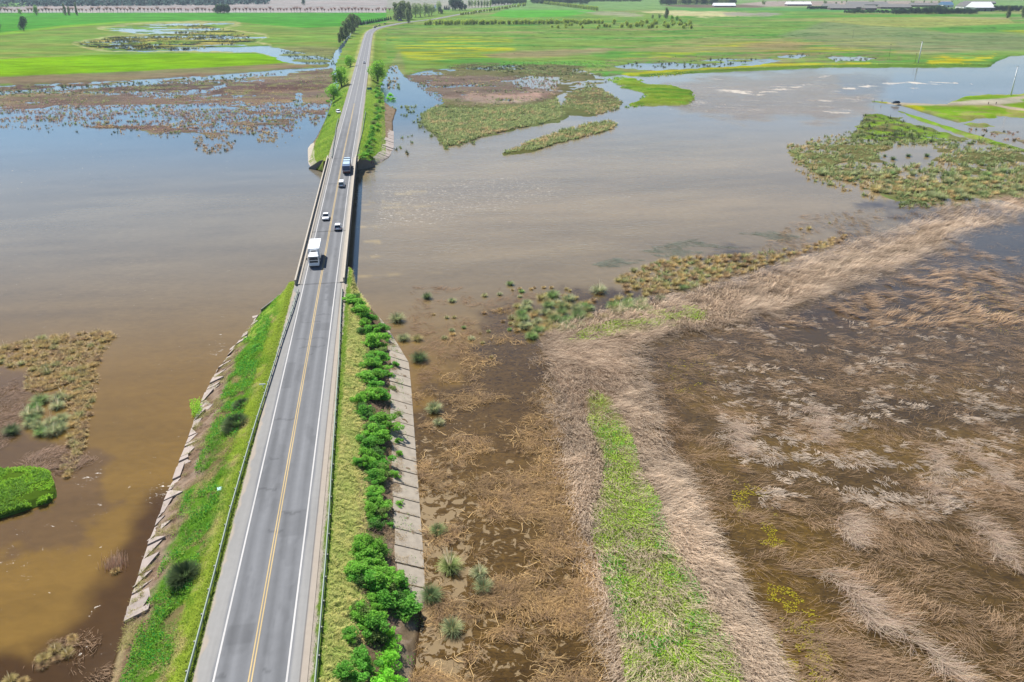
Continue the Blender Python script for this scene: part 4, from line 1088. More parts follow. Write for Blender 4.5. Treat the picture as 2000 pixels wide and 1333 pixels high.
def mass_obj(name, items, kind='stuff'):
    parts = []
    for it in items:
        X_, Y_, Z_, sz, cb, ct, nb = it
        n = len(X_); N = n * nb
        a = rng.uniform(0, 2 * np.pi, N); s2 = np.repeat(sz, nb)
        root = np.stack([np.repeat(X_, nb) + np.cos(a) * .3 * s2 * rng.random(N), np.repeat(Y_, nb) + np.sin(a) * .3 * s2 * rng.random(N), np.repeat(Z_, nb)], -1)
        l0 = rng.uniform(.05, .9, N)
        parts.append(blades(root, a + rng.normal(0, .3, N), s2 * rng.uniform(.4, .75, N), l0, l0 + rng.uniform(.5, 1.3, N), s2 * rng.uniform(.08, .17, N),
                            np.repeat(cb, nb, 0) * (1 + (rng.random((N, 1)) - .5) * .5), np.repeat(ct, nb, 0) * (1 + (rng.random((N, 1)) - .5) * .4), 2))
    V, F, K = cat_mesh(parts)
    o = link(name, npmesh(name, V, F, M_VEG, np.clip(K, .003, .9)))
    return tag(o, kind=kind)
GP = (A(66, 84, 46, .55), A(132, 148, 96, .55)); GP2 = (A(90, 104, 60, .55), A(158, 168, 112, .55)); SP = (A(134, 116, 82, .55), A(188, 170, 126, .55)); RP = (A(128, 106, 84, .55), A(178, 152, 122, .55)); DP = (A(44, 52, 34, .5), A(84, 96, 60, .5))
PU = (A(120, 98, 92, .55), A(160, 136, 126, .55))
mass_obj('far_tussock_cover', [
    mass(LIS, 420, .8, 1.5, [SP, SP, RP], ''),
    mass([(1205, 550), (1270, 515), (1340, 502), (1420, 498), (1562, 492), (1480, 526), (1400, 550), (1290, 578)], 200, .9, 1.8, [SP, GP2], ''),
    mass(M3, 2200, 1.4, 3.2, [GP, GP2, GP2, SP], '', keep=lambda x, y, P: (sdist(x, y, M3P) < -2) & ~((y < 275) & (x > 1690)) ),
    mass([(1690, 225), (1740, 232), (1860, 268), (1840, 284), (1700, 284), (1640, 278), (1670, 262)], 170, 2, 3.4, [GP, DP], ''),
    mass([(1750, 250), (1900, 285), (1880, 292), (1760, 262)], 24, 2, 3.4, [GP, GP2], ''),
    mass([(1880, 250), (2000, 258), (2000, 280), (1960, 276), (1900, 262)], 30, 1.2, 2.2, [RP, PU, DP], ''),
    mass([(826, 245), (826, 225), (842, 212), (900, 215), (1000, 212), (1050, 205), (1085, 192), (1098, 212), (1103, 228), (1060, 242), (1000, 253), (940, 268), (905, 280), (870, 287), (850, 262)], 2400, 1.8, 3.2, [GP, GP2, GP2, SP], ''),
    mass(M2B, 700, 1.6, 2.8, [GP, GP2, SP], '', keep=lambda x, y, P: (fbm(P[:, 0], P[:, 1], 10, 305, 3) > .4) | (y > 198)),
    mass(M2A, 1900, 1.4, 2.6, [GP, GP2, DP, SP, PU], '', keep=lambda x, y, P: fbm(P[:, 0], P[:, 1], 16, 307, 4) > .5),
    mass([(860, 132), (1000, 122), (1200, 120), (1200, 128), (1180, 148), (1120, 150), (1000, 145)], 700, 1.8, 3.4, [GP, DP, GP2], ''),
    mass([(790, 150), (900, 140), (1010, 150), (1090, 160), (1085, 192), (1060, 205), (900, 212), (850, 195)], 1700, .9, 1.8, [PU, PU, GP2], '', nb=9),
    mass([(-60, 185), (300, 165), (640, 142), (648, 215), (560, 235), (300, 232), (0, 222), (-60, 222)], 4200, .8, 1.7, [PU, PU, SP], '', nb=8, keep=lambda x, y, P: fbm(P[:, 0], P[:, 1], 20, 317, 4, 2) > .40),
    mass([(760, 210), (880, 205), (930, 285), (870, 292), (820, 250)], 130, 1.4, 2.6, [GP, GP2], ''),
    mass([(1535, 285), (1680, 250), (1640, 360), (1760, 408), (1900, 402), (1700, 390), (1560, 345)], 260, 1.2, 2.4, [GP, GP2, SP], ''),
    mass(ISLE, 600, 1.8, 3.0, [GP, GP2, SP], ''),
    mass(MARSHL, 6500, 1.2, 2.6, [SP, RP, PU, PU, GP2, GP], '', nb=12, keep=lambda x, y, P: fbm(P[:, 0], P[:, 1], 14, 309, 4, 2) > sst(250, 180, y) * .32 + .22),
    mass([(-60, 175), (250, 160), (500, 145), (450, 165), (250, 182), (-60, 195)], 420, 1.4, 2.8, [GP, DP, GP2], '', nb=12),
    mass([(380, 270), (420, 262), (460, 272), (450, 300), (400, 300), (370, 290)], 60, 1.2, 2.2, [SP, RP, DP], ''),
    mass([(0, 225), (140, 230), (300, 245), (560, 240), (600, 255), (560, 290), (380, 275), (200, 262), (0, 255)], 420, .8, 1.9, [SP, RP, DP], '', nb=10, keep=lambda x, y, P: fbm(P[:, 0], P[:, 1], 10, 311, 4, 2) > .48),
    mass([(500, 255), (545, 262), (540, 282), (505, 280)], 40, 1.2, 2.0, [RP, SP], ''),
    mass([(1180, 116), (1290, 116), (1430, 105), (1500, 112), (1400, 132), (1300, 134), (1200, 130)], 130, 1.8, 3.4, [DP, GP], ''),
    mass([(1520, 104), (1720, 108), (1790, 120), (1700, 124), (1560, 118)], 90, 1.6, 3.2, [DP, GP], ''),
    mass([(1270, 152), (1400, 138), (1700, 130), (1930, 131), (1930, 127), (1700, 126), (1400, 134), (1260, 146)], 420, 1.4, 2.4, [(A(70, 110, 36, .5), A(120, 160, 54, .5)), (A(110, 130, 30, .5), A(190, 200, 60, .5))], ''),
    mass([(756, 120), (775, 118), (780, 175), (758, 178)], 45, 1.6, 2.8, [DP, SP, GP], ''),
    mass([(790, 262), (806, 262), (806, 304), (770, 304), (770, 294)], 9, 1.4, 2.4, [DP, GP], ''),
    mass([(770, 92), (860, 70), (1500, 60), (1700, 92), (1400, 104), (1000, 112), (800, 118)], 260, 1.4, 3.0, [DP, GP], '', keep=lambda x, y, P: fbm(P[:, 0], P[:, 1], 30, 313, 3) > .52),
    mass(PONDX, 1500, 2.5, 5.5, [DP, DP, (A(120, 120, 50, .5), A(190, 184, 90, .5))], '', nb=9, keep=lambda x, y, P: fbm(P[:, 0], P[:, 1], 22, 315, 4, 3) > .47),
    mass([(540, 100), (650, 98), (655, 128), (600, 126)], 260, 1.6, 3.0, [GP2, DP, GP], '', nb=10),
    mass(TONGUE, 500, 1.0, 2.0, [(A(100, 150, 30, .5), A(150, 195, 50, .5)), (A(80, 120, 34, .5), A(130, 175, 60, .5))], ''),
])

# ------------------------------------------------------------------ dead reeds
def combed(n, poly, az_f, len_r, wid, c0, c1, lean, z0, k=8, keep=None, segs=3, wob=0.25, rad=0.45, azj=0.22):
    x, y, P = spread(poly, n)
    if keep is not None:
        m = keep(x, y, P); x, y, P = x[m], y[m], P[m]
    n = len(x); N = n * k
    az = np.repeat(az_f(x, y, P), k) + rng.normal(0, azj, N)
    root = np.repeat(P, k, 0) + np.stack([rng.normal(0, rad, N), rng.normal(0, rad, N), rng.uniform(z0[0], z0[1], N)], -1)
    ln = rng.uniform(len_r[0], len_r[1], N) * np.repeat(rng.uniform(.75, 1.15, n), k)
    tone = np.repeat(1 + (fbm(P[:, 0], P[:, 1], 5, 401, 4) - .5) * 0.5 + rng.normal(0, .07, n), k)[:, None] * (1 + rng.normal(0, .13, (N, 1)))
    l0 = rng.uniform(lean[0], lean[1], N)
    V, F, K = blades(root, az, ln, l0, np.minimum(l0 + rng.uniform(.1, .5, N), 1.62), wid * rng.uniform(.7, 1.5, N), np.clip(c0 * tone, .004, .8), np.clip(c1 * tone, .004, .8), segs, wob)
    V[:, 2] = np.maximum(V[:, 2], 0.03)
    return V, F, K
def field(b, amp, sc, seed):
    return lambda x, y, P: b + (fbm(P[:, 0], P[:, 1], sc, seed, 3) - .5) * amp
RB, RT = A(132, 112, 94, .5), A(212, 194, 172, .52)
def az_band(x, y, P):
    side = (x - np.interp(y, [640, 700, 800, 900, 1000, 1100, 1200, 1333], [1120, 1130, 1180, 1215, 1250, 1290, 1320, 1370]))
    low = sst(690, 760, y)
    a_low = np.where(side > 0, -0.95, -1.75)
    a_up = -0.95 + 0.35 * sst(1300, 1800, x)
    return a_low * low + a_up * (1 - low) + (fbm(P[:, 0], P[:, 1], 9, 411, 3) - .5) * 1.5
ingreen = lambda x, y: np.maximum(sdist(x, y, GREENC), sdist(x, y, GREENT))
def keep_band(x, y, P):
    g = ingreen(x, y); nz = fbm(P[:, 0], P[:, 1], 4, 413, 4)
    e = sdist(x, y, BAND); w_ = np.where(y < 660, 16, 34)
    return (rng.random(len(x)) < np.clip(.2 + .8 * sst(10, -10, g + (nz - .5) * 50), 0, 1)) & (rng.random(len(x)) < sst(-2, 1, e / w_ * 1.6 + (nz - .5) * 3))
BANDW = [(1030, 640), (1075, 622), (1150, 598), (1300, 562), (1450, 528), (1600, 478), (1740, 438), (1850, 392), (2000, 372), (2400, 315), (2400, 400), (2000, 440), (1900, 470), (1820, 520), (1700, 568), (1530, 626),
         (1400, 662), (1290, 690), (1275, 720), (1295, 780), (1335, 880), (1390, 980), (1440, 1080), (1500, 1190), (1550, 1290), (1610, 1420), (1200, 1420), (1185, 1333), (1160, 1240), (1130, 1130), (1095, 1000), (1075, 880), (1050, 770), (1035, 700)]
def keep_w(x, y, P):
    e = sdist(x, y, BAND); nz = fbm(P[:, 0], P[:, 1], 3, 415, 4)
    return rng.random(len(x)) < sst(-26, 6, e + (nz - .5) * 40) * sst(8, -14, ingreen(x, y) + (nz - .5) * 40)
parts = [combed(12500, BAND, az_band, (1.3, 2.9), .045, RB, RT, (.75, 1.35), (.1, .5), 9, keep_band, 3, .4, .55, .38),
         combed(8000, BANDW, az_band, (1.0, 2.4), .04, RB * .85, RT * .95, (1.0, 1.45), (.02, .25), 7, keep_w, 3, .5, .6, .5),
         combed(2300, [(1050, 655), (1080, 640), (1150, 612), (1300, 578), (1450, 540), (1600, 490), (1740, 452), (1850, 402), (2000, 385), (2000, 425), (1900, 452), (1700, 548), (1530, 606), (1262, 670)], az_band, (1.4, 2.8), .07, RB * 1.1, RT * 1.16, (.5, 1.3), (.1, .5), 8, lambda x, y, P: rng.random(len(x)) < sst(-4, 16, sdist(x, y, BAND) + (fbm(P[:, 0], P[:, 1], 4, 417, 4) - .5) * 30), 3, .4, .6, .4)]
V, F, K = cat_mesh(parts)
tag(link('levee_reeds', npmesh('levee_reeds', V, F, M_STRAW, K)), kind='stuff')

RM = [(1250, 690), (1400, 650), (1530, 612), (1700, 556), (1820, 508), (1900, 460), (2000, 430), (2080, 420), (2150, 1480), (1580, 1480), (1500, 1290), (1450, 1190), (1395, 1080), (1350, 980), (1300, 880), (1262, 770)]
def keep_rm(x, y, P):
    nz = fbm(P[:, 0], P[:, 1], 7, 421, 5, 2.2, -0.5)
    th = .42 + 0.16 * mask(x, y, [(1300, 700), (1420, 820), (1480, 1000), (1560, 1180), (1640, 1333), (1520, 1333), (1400, 1050), (1290, 840)], 30) + .12 * mask(x, y, [(1440, 700), (1850, 700), (1880, 1000), (1500, 1000)], 40) + .10 * mask(x, y, [(1850, 440), (2000, 440), (2000, 520), (1800, 520)], 15)
    th = th - 0.07 * mask(x, y, [(1400, 720), (1550, 660), (1800, 640), (2000, 620), (2000, 690), (1600, 700), (1450, 740)], 15) + .05 * mask(x, y, [(1280, 700), (1530, 625), (1820, 520), (2000, 450), (2000, 540), (1800, 600), (1500, 670)], 12)
    return nz > th
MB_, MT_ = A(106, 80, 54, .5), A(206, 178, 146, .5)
def keep_c(x, y, P): return fbm(P[:, 0], P[:, 1], 2.2, 431, 4, 1.8, -0.3) > .56
def rot_lines(x, y, P):   # streamers sweeping from knots of flattened reed
    return -0.45 + (fbm(P[:, 0], P[:, 1], 14, 423, 3) - .5) * 2.6
def keep_soft(x, y, P): return fbm(P[:, 0], P[:, 1], 3.2, 427, 5, 1.8, -.4) + rng.normal(0, .07, len(x)) > .50
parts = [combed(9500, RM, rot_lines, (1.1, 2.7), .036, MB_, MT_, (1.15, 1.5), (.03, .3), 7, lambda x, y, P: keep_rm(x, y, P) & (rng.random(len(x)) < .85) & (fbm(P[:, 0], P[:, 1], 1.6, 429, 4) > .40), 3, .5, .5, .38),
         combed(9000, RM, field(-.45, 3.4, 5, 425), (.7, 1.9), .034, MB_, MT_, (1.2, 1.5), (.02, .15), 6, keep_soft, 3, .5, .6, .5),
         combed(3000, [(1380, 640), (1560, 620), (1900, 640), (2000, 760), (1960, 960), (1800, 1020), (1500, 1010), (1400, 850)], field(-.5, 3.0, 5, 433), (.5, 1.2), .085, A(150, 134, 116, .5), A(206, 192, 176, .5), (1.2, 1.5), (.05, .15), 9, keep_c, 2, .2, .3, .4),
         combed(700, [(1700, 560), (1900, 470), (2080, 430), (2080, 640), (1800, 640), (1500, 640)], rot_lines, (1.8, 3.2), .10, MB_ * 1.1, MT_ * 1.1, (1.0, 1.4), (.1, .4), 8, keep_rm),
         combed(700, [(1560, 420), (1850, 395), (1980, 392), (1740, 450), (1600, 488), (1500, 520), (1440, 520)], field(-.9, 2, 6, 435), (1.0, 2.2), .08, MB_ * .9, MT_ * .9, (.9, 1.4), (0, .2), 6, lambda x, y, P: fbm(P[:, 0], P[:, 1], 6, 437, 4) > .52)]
for (x0, y0, x1, y1) in [(1800, 870, 1840, 990), (1640, 1010, 1680, 1060), (1610, 1120, 1740, 1240), (1650, 1150, 1900, 1333), (1880, 1010, 1990, 1110), (1560, 790, 1620, 860), (1420, 830, 1450, 880), (1830, 860, 2000, 960)]:
    n = 60; t = rng.random(n)
    P = unp(x0 + (x1 - x0) * t + rng.normal(0, 7, n) + 14 * np.sin(t * 6), y0 + (y1 - y0) * t + rng.normal(0, 6, n)); N = n * 8
    az = rng.choice([-2.4, -.5, -.2, -.8], n); az = np.repeat(az, 8) + rng.normal(0, .5, N)
    root = np.repeat(P, 8, 0) + rng.normal(0, .25, (N, 3)) * [1, 1, 0] + [0, 0, .35]
    parts.append(blades(root, az, rng.uniform(1.6, 3.4, N), rng.uniform(1.2, 1.5, N), 1.6, .04, jitc(A(140, 122, 104, .5), N), jitc(A(214, 194, 174, .5), N), 3, .25))
    parts[-1][0][:, 2] = np.maximum(parts[-1][0][:, 2], .03)
V, F, K = cat_mesh(parts)
tag(link('flattened_reeds', npmesh('flattened_reeds', V, F, M_STRAW, K)), kind='stuff')

LM = [(830, 690), (900, 640), (960, 590), (1050, 600), (1060, 660), (1080, 770), (1105, 880), (1130, 1000), (1170, 1130), (1200, 1260), (1215, 1420), (805, 1420), (812, 1200), (830, 1150), (826, 1080), (820, 1000), (812, 880), (806, 770)]
def keep_lm(x, y, P):
    nz = fbm(P[:, 0], P[:, 1], 5, 441, 5, 1.4)
    return nz + rng.normal(0, .04, len(x)) + .3 * (fbm(P[:, 0], P[:, 1], 1.3, 442, 3) - .5) > .50 + .10 * mask(x, y, [(930, 660), (1060, 660), (1050, 800), (960, 900), (900, 800)], 30) + .16 * sst(690, 620, y)
parts = [combed(7200, LM, field(-.9, 5.5, 3.5, 443), (.7, 1.9), .05, A(96, 72, 44, .5), A(190, 160, 112, .5), (1.15, 1.5), (.03, .25), 8, keep_lm, 3, .9, .4, .6),
         combed(2400, LM, field(-.9, 6, 5, 445), (.9, 2.2), .045, A(96, 76, 54, .5), A(160, 134, 104, .5), (1.0, 1.45), (.03, .3), 8, keep_lm, 3, .5, .5, .4),
         combed(900, LM, field(0, 9, 2.5, 447), (1.8, 3.6), .07, A(180, 150, 100, .5), A(220, 190, 140, .5), (1.45, 1.55), (.08, .2), 3, keep_lm, 4, 1.3, .6, 1.2),
         combed(260, [(40, 900), (110, 870), (190, 900), (120, 930), (60, 925)], field(0, 6, 2.5, 449), (.6, 1.3), .05, A(110, 88, 70, .5), A(160, 136, 116, .5), (1.0, 1.4), (0, .2), 6, None),
         combed(240, [(0, 880), (60, 800), (30, 740), (0, 760)], field(0, 6, 2.5, 450), (.5, 1.1), .05, A(110, 88, 70, .5), A(160, 136, 116, .5), (1.0, 1.4), (0, .2), 6, None),
         combed(340, [(40, 1333), (90, 1260), (170, 1235), (230, 1290), (210, 1333)], field(0, 6, 2.5, 451), (.5, 1.5), .04, A(120, 98, 76, .5), A(176, 150, 124, .5), (.5, 1.3), (0, .2), 4, lambda x, y, P: fbm(P[:, 0], P[:, 1], 3, 453, 3) > .5),
         combed(60, [(215, 1112), (238, 1112), (236, 1095), (218, 1095)], field(1.5, 1, 2.5, 455), (.6, 1.3), .05, A(160, 120, 96, .5), A(210, 180, 150, .5), (.2, .8), (0, .2), 4),
         combed(900, [(800, 560), (1000, 560), (1100, 590), (1040, 620), (960, 640), (860, 720), (810, 760), (800, 700)], field(-.6, 5, 4, 457), (.8, 1.8), .05, A(112, 86, 62, .5), A(150, 124, 96, .5), (1.2, 1.5), (0, .1), 5, lambda x, y, P: fbm(P[:, 0], P[:, 1], 5, 459, 4) > .56),
         combed(1500, [(1110, 530), (1200, 505), (1290, 480), (1400, 458), (1500, 452), (1560, 462), (1500, 480), (1380, 492), (1260, 510), (1160, 530)], field(-.3, 2, 5, 461), (.8, 1.8), .07, A(86, 96, 84, .5), A(140, 142, 130, .5), (1.35, 1.55), (0, .05), 5, lambda x, y, P: fbm(P[:, 0], P[:, 1], 8, 463, 4, 3, -.3) > .45)]
V, F, K = cat_mesh(parts)
tag(link('marsh_straw', npmesh('marsh_straw', V, F, M_STRAW, K)), kind='stuff')

# floating yellow algae
parts = []
for poly, n, th in [([(1500, 1140), (1545, 1150), (1600, 1200), (1625, 1290), (1640, 1400), (1520, 1400), (1490, 1250)], 6000, .50), ([(1420, 930), (1500, 960), (1540, 1060), (1500, 1080), (1440, 1010)], 2500, .56), ([(1300, 700), (1400, 690), (1400, 760), (1320, 780)], 900, .6), ([(1850, 560), (1990, 560), (1990, 660), (1880, 640)], 1800, .52)]:
    x, y, P = spread(poly, n); k = fbm(P[:, 0], P[:, 1], 1.6, 471, 4) > th; P = P[k]; P[:, 2] = rng.uniform(.02, .06, len(P))
    parts.append(leaves(P, rng.uniform(.12, .35, len(P)), jitc(A(168, 156, 40, .34), len(P), .25), .0)); parts[-1][0][:, 2] = np.repeat(P[:, 2], 4) + rng.uniform(0, .02, 4 * len(P))
V, F, K = cat_mesh(parts)
tag(link('algae', npmesh('algae', V, F, M_LEAF, K)), kind='stuff')

# ------------------------------------------------------------------ green cover
def bank_pts(side, s0, s1, ua0, ua1, n, tab, keep=None):
    s = rng.uniform(s0, s1, n) if s1 < 200 else s0 + (s1 - s0) * rng.random(n)
    uw = np.interp(s, *tab); ua = rng.uniform(ua0, ua1, n)
    P = W(s, cu(s) + side * ua, 0)
    z, _, _ = bank_z(s, ua, tab); P[:, 2] = np.maximum(z, .02)
    m = ua < uw - .2
    if keep is not None: m &= keep(s, ua, P)
    return s[m], ua[m], P[m]
parts = []
s, ua, P = bank_pts(1, -46, 120, 6.75, 10.6, 62000, UWR)
n = len(P); tint = fbm(P[:, 0], P[:, 1], 2.5, 501, 4)[:, None]
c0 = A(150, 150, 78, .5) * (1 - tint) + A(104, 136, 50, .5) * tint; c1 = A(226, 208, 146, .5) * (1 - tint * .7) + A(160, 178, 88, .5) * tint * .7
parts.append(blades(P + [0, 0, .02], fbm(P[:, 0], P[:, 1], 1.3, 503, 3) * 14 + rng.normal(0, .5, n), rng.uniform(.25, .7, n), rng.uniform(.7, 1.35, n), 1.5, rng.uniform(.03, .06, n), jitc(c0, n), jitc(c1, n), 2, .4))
s, ua, P = bank_pts(1, -46, 118, 5.75, 6.8, 9000, UWR)
parts.append(blades(P, rng.uniform(0, 6.3, len(P)), rng.uniform(.12, .35, len(P)), .3, 1.2, .04, jitc(A(104, 136, 50, .5), len(P)), jitc(A(150, 176, 74, .5), len(P)), 2))
s, ua, P = bank_pts(-1, -46, 112, 5.55, 12.8, 90000, UWL, lambda s, ua, P: (fbm(P[:, 0], P[:, 1], 3, 505, 4) > .40) | (ua < 8.5))
n = len(P); tint = sst(7, 10, ua + (fbm(P[:, 0], P[:, 1], 6, 507, 3) - .5) * 4)[:, None]; dry = sst(.5, .68, fbm(P[:, 0], P[:, 1], 3.5, 509, 5))[:, None] * sst(6.3, 7.5, ua)[:, None]
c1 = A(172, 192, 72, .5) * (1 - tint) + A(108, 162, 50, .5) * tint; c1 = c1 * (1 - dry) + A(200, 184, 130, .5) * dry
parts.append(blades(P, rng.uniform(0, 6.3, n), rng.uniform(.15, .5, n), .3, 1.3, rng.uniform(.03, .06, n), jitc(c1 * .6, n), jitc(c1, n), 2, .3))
# dry twig litter between the shrubs and slabs
s, ua, P = bank_pts(1, -46, 112, 9.6, 13.8, 16000, UWR, lambda s, ua, P: fbm(P[:, 0], P[:, 1], 3, 511, 4) > .42)
n = len(P); parts.append(blades(P, rng.uniform(0, 6.3, n), rng.uniform(.3, .9, n), rng.uniform(.2, 1.2, n), 1.4, .03, jitc(A(120, 98, 82, .5), n), jitc(A(176, 150, 128, .5), n), 2, .4))
s, ua, P = bank_pts(-1, -46, 60, 11.5, 16, 9000, UWL, lambda s, ua, P: fbm(P[:, 0], P[:, 1], 4, 513, 4) > sst(0, 16, s) * .2 + .4)
n = len(P); parts.append(blades(P, rng.uniform(0, 6.3, n), rng.uniform(.2, .7, n), rng.uniform(.2, 1.2, n), 1.4, .03, jitc(A(130, 104, 80, .5), n), jitc(A(190, 164, 136, .5), n), 2, .4))
s, ua, P = bank_pts(-1, 10, 108, 13.0, 17.4, 30000, UWL, lambda s, ua, P: fbm(P[:, 0], P[:, 1], 1.8, 517, 5) > .60)
n = len(P); parts.append(blades(P + [0, 0, .12], rng.uniform(0, 6.3, n), rng.uniform(.2, .6, n), rng.uniform(.2, 1.2, n), 1.4, .04, jitc(A(110, 104, 60, .5), n), jitc(A(170, 168, 104, .5), n), 2, .4))
s, ua, P = bank_pts(1, 10, 108, 12.9, 15.6, 26000, UWR, lambda s, ua, P: fbm(P[:, 0], P[:, 1], 1.8, 519, 5) - (ua - 13) * .05 > .55)
n = len(P); parts.append(blades(P + [0, 0, .12], rng.uniform(0, 6.3, n), rng.uniform(.2, .5, n), rng.uniform(.2, 1.2, n), 1.4, .035, jitc(A(120, 100, 76, .5), n), jitc(A(176, 156, 120, .5), n), 2, .4))
q = np.arange(12, 100, 3.45); s = np.repeat(q, 110) + rng.normal(0, .09, len(q) * 110); ua = rng.uniform(13.2, 17.4, len(s)); z, _, _ = bank_z(s, ua, UWR); P = W(s, cu(s) + ua, np.maximum(z, 0) + .12); n = len(P)
parts.append(blades(P, rng.uniform(0, 6.3, n), rng.uniform(.1, .3, n), rng.uniform(.2, 1.2, n), 1.4, .04, jitc(A(110, 90, 60, .5), n), jitc(A(160, 140, 96, .5), n), 2, .4))
for sd_, tab, s0 in ((1, UWRF, 248), (-1, UWLF, 250)):
    s, ua, P = bank_pts(sd_, s0, 470, 5.6, 14 if sd_ < 0 else 16, 26000, tab)
    n = len(P); tt = fbm(P[:, 0], P[:, 1], 8, 515, 3)[:, None]
    c1 = A(164, 190, 76, .5) * (1 - tt) + A(116, 160, 56, .5) * tt
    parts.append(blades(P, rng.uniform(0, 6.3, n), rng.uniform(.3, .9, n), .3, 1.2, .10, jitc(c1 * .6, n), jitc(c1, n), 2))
V, F, K = cat_mesh(parts); K = K * 1.18
tag(link('verge_grass', npmesh('verge_grass', V, F, M_VEG, np.clip(K, .003, .8))), kind='stuff')

# leafy weeds
parts = []
def weeds(P, hmax, size, col, per=1):
    P = P + np.stack([rng.normal(0, .12, len(P)), rng.normal(0, .12, len(P)), rng.random(len(P)) ** .7 * hmax], -1)
    parts.append(leaves(P, size, jitc(col, len(P), .25), -.3))
s, ua, P = bank_pts(-1, -46, 108, 8.4, 13.8, 90000, UWL, lambda s, ua, P: fbm(P[:, 0], P[:, 1], 2.4, 521, 5) + rng.normal(0, .06, len(s)) > .585)
weeds(P, .45, rng.uniform(.1, .22, len(P)), A(116, 160, 54, .5))
s, ua, P = bank_pts(-1, -46, 108, 8.4, 13.8, 26000, UWL, lambda s, ua, P: fbm(P[:, 0], P[:, 1], 2.4, 521, 5) + rng.normal(0, .04, len(s)) > .64)
weeds(P, .7, rng.uniform(.12, .26, len(P)), A(58, 132, 52, .5))
s, ua, P = bank_pts(1, -46, 112, 9.8, 16.5, 26000, UWR, lambda s, ua, P: fbm(P[:, 0], P[:, 1], 2.0, 523, 4) > .64)
weeds(P, .4, rng.uniform(.1, .2, len(P)), A(100, 150, 60, .5))
x, y, P = spread(GREENC, 52000); k = fbm(P[:, 0], P[:, 1], 2.6, 525, 5) + .55 * (fbm(P[:, 0], P[:, 1], 9, 526, 3) - .5) - .05 * sst(1000, 800, y) + .010 * np.minimum(sdist(x, y, GREENC) - 14, 12) + rng.normal(0, .07, len(x)) > .49; P = P[k]
P[:, 2] = .35; weeds(P, .5, rng.uniform(.12, .26, len(P)), A(166, 192, 78, .5))
x, y, P = spread(GREENC, 16000); k = fbm(P[:, 0], P[:, 1], 4, 527, 4) > .68; P = P[k]; P[:, 2] = .35; weeds(P, .8, rng.uniform(.12, .28, len(P)), A(96, 160, 60, .5))
x, y, P = spread(GREENT, 9000); k = fbm(P[:, 0], P[:, 1], 3, 529, 4) + rng.normal(0, .08, len(P)) + .006 * np.minimum(sdist(x, y, GREENT) - 8, 8) > .55; P = P[k]; P[:, 2] = .3; weeds(P, .4, rng.uniform(.16, .3, len(P)), A(160, 196, 66, .46))
x, y, P = spread([(-30, 925), (0, 925), (60, 920), (95, 925), (108, 955), (112, 970), (95, 985), (50, 998), (0, 1012), (-30, 1020)], 30000); P[:, 2] = .3; k = fbm(P[:, 0], P[:, 1], 3, 531, 4); weeds(P[k > .35], .6, rng.uniform(.14, .26, (k > .35).sum()), A(136, 176, 58, .5)); 
q = P[(k > .55)]; q = q[::3].copy(); q[:, 2] = .4; weeds(q, .7, rng.uniform(.16, .28, len(q)), A(104, 140, 56, .5))
x, y, P = spread([(372, 795), (392, 790), (398, 815), (378, 822)], 900); P[:, 2] = .1; weeds(P, 1.4, .2, A(140, 184, 60, .5))
V, F, K = cat_mesh(parts)
tag(link('weeds', npmesh('weeds', V, F, M_LEAF, np.clip(K, .003, .8))), kind='stuff')
x, y, P = spread(GREENC, 30000); P[:, 2] = .3; n = len(P)
tag(link('levee_grass', npmesh('levee_grass', *blades(P, -1.2 + rng.normal(0, .7, n), rng.uniform(.3, .9, n), .4, 1.4, .045, jitc(A(120, 140, 60, .5), n), jitc(A(176, 196, 100, .5), n), 2, .4)[:2], M_VEG,
    np.clip(np.repeat(jitc(A(160, 186, 84, .5), n), 6, 0), .003, .8))), kind='stuff')

# ------------------------------------------------------------------ shrubs
def crown_pts(n, blobs):
    """leaf positions over the shells of several lobes, thinned by noise so gaps stay open"""
    w = np.array([b[3] ** 2 for b in blobs]); w = w / w.sum()
    k = rng.choice(len(blobs), n, p=w)
    d = rng.normal(size=(n, 3)); d /= np.linalg.norm(d, axis=1)[:, None]
    r = (0.62 + 0.42 * rng.random(n))
    B_ = np.array(blobs)
    P = B_[k, :3] + d * (r * B_[k, 3])[:, None] * [1, 1, B_[0, 4] if B_.shape[1] > 4 else .85]
    return P, k, d
def shrub_mesh(name, r, h, n, size, col, nb=13):
    bl = []
    for i in range(nb):
        a = random.uniform(0, 6.28); q = random.uniform(.05, .85) * r
        bl.append((math.cos(a) * q, math.sin(a) * q, h * random.uniform(.25, .85) * (1.15 - .55 * q / r), r * random.uniform(.2, .42), .9))
    P, k, d = crown_pts(n, bl)
    P[:, 2] = np.maximum(P[:, 2], .05)
    tone = (1 + (rng.random(nb) - .5) * .35)[k][:, None]
    V, F, K = leaves(P, rng.uniform(.7, 1.3, n) * size, jitc(col * tone, n, .22))
    st = blades(np.zeros((26, 3)), rng.uniform(0, 6.3, 26), rng.uniform(.7, 1.1, 26) * h, .2, .7, .05, A(110, 90, 70, .4), A(130, 110, 84, .4), 2)
    V, F, K = cat_mesh([(V, F, K), st])
    return npmesh(name, V, F, M_LEAF, np.clip(K, .003, .8))
SH = [shrub_mesh('shrub_leaves', 1.4, 1.5, 1700, .15, A(112, 132, 70, .55)), shrub_mesh('shrub_leaves', 1.4, 1.3, 1500, .15, A(84, 120, 58, .55))] + [shrub_mesh('shrub_leaves', 1.45, 1.8, 2400, .17, A(110, 158, 58, .58)) for _ in range(4)] + [shrub_mesh('shrub_leaves', 1.4, 1.6, 2200, .17, A(94, 148, 56, .56)) for _ in range(3)]
SHL = [shrub_mesh('shrub_leaves', 1.3, 2.0, 1500, .16, A(128, 190, 62, .55)) for _ in range(2)]
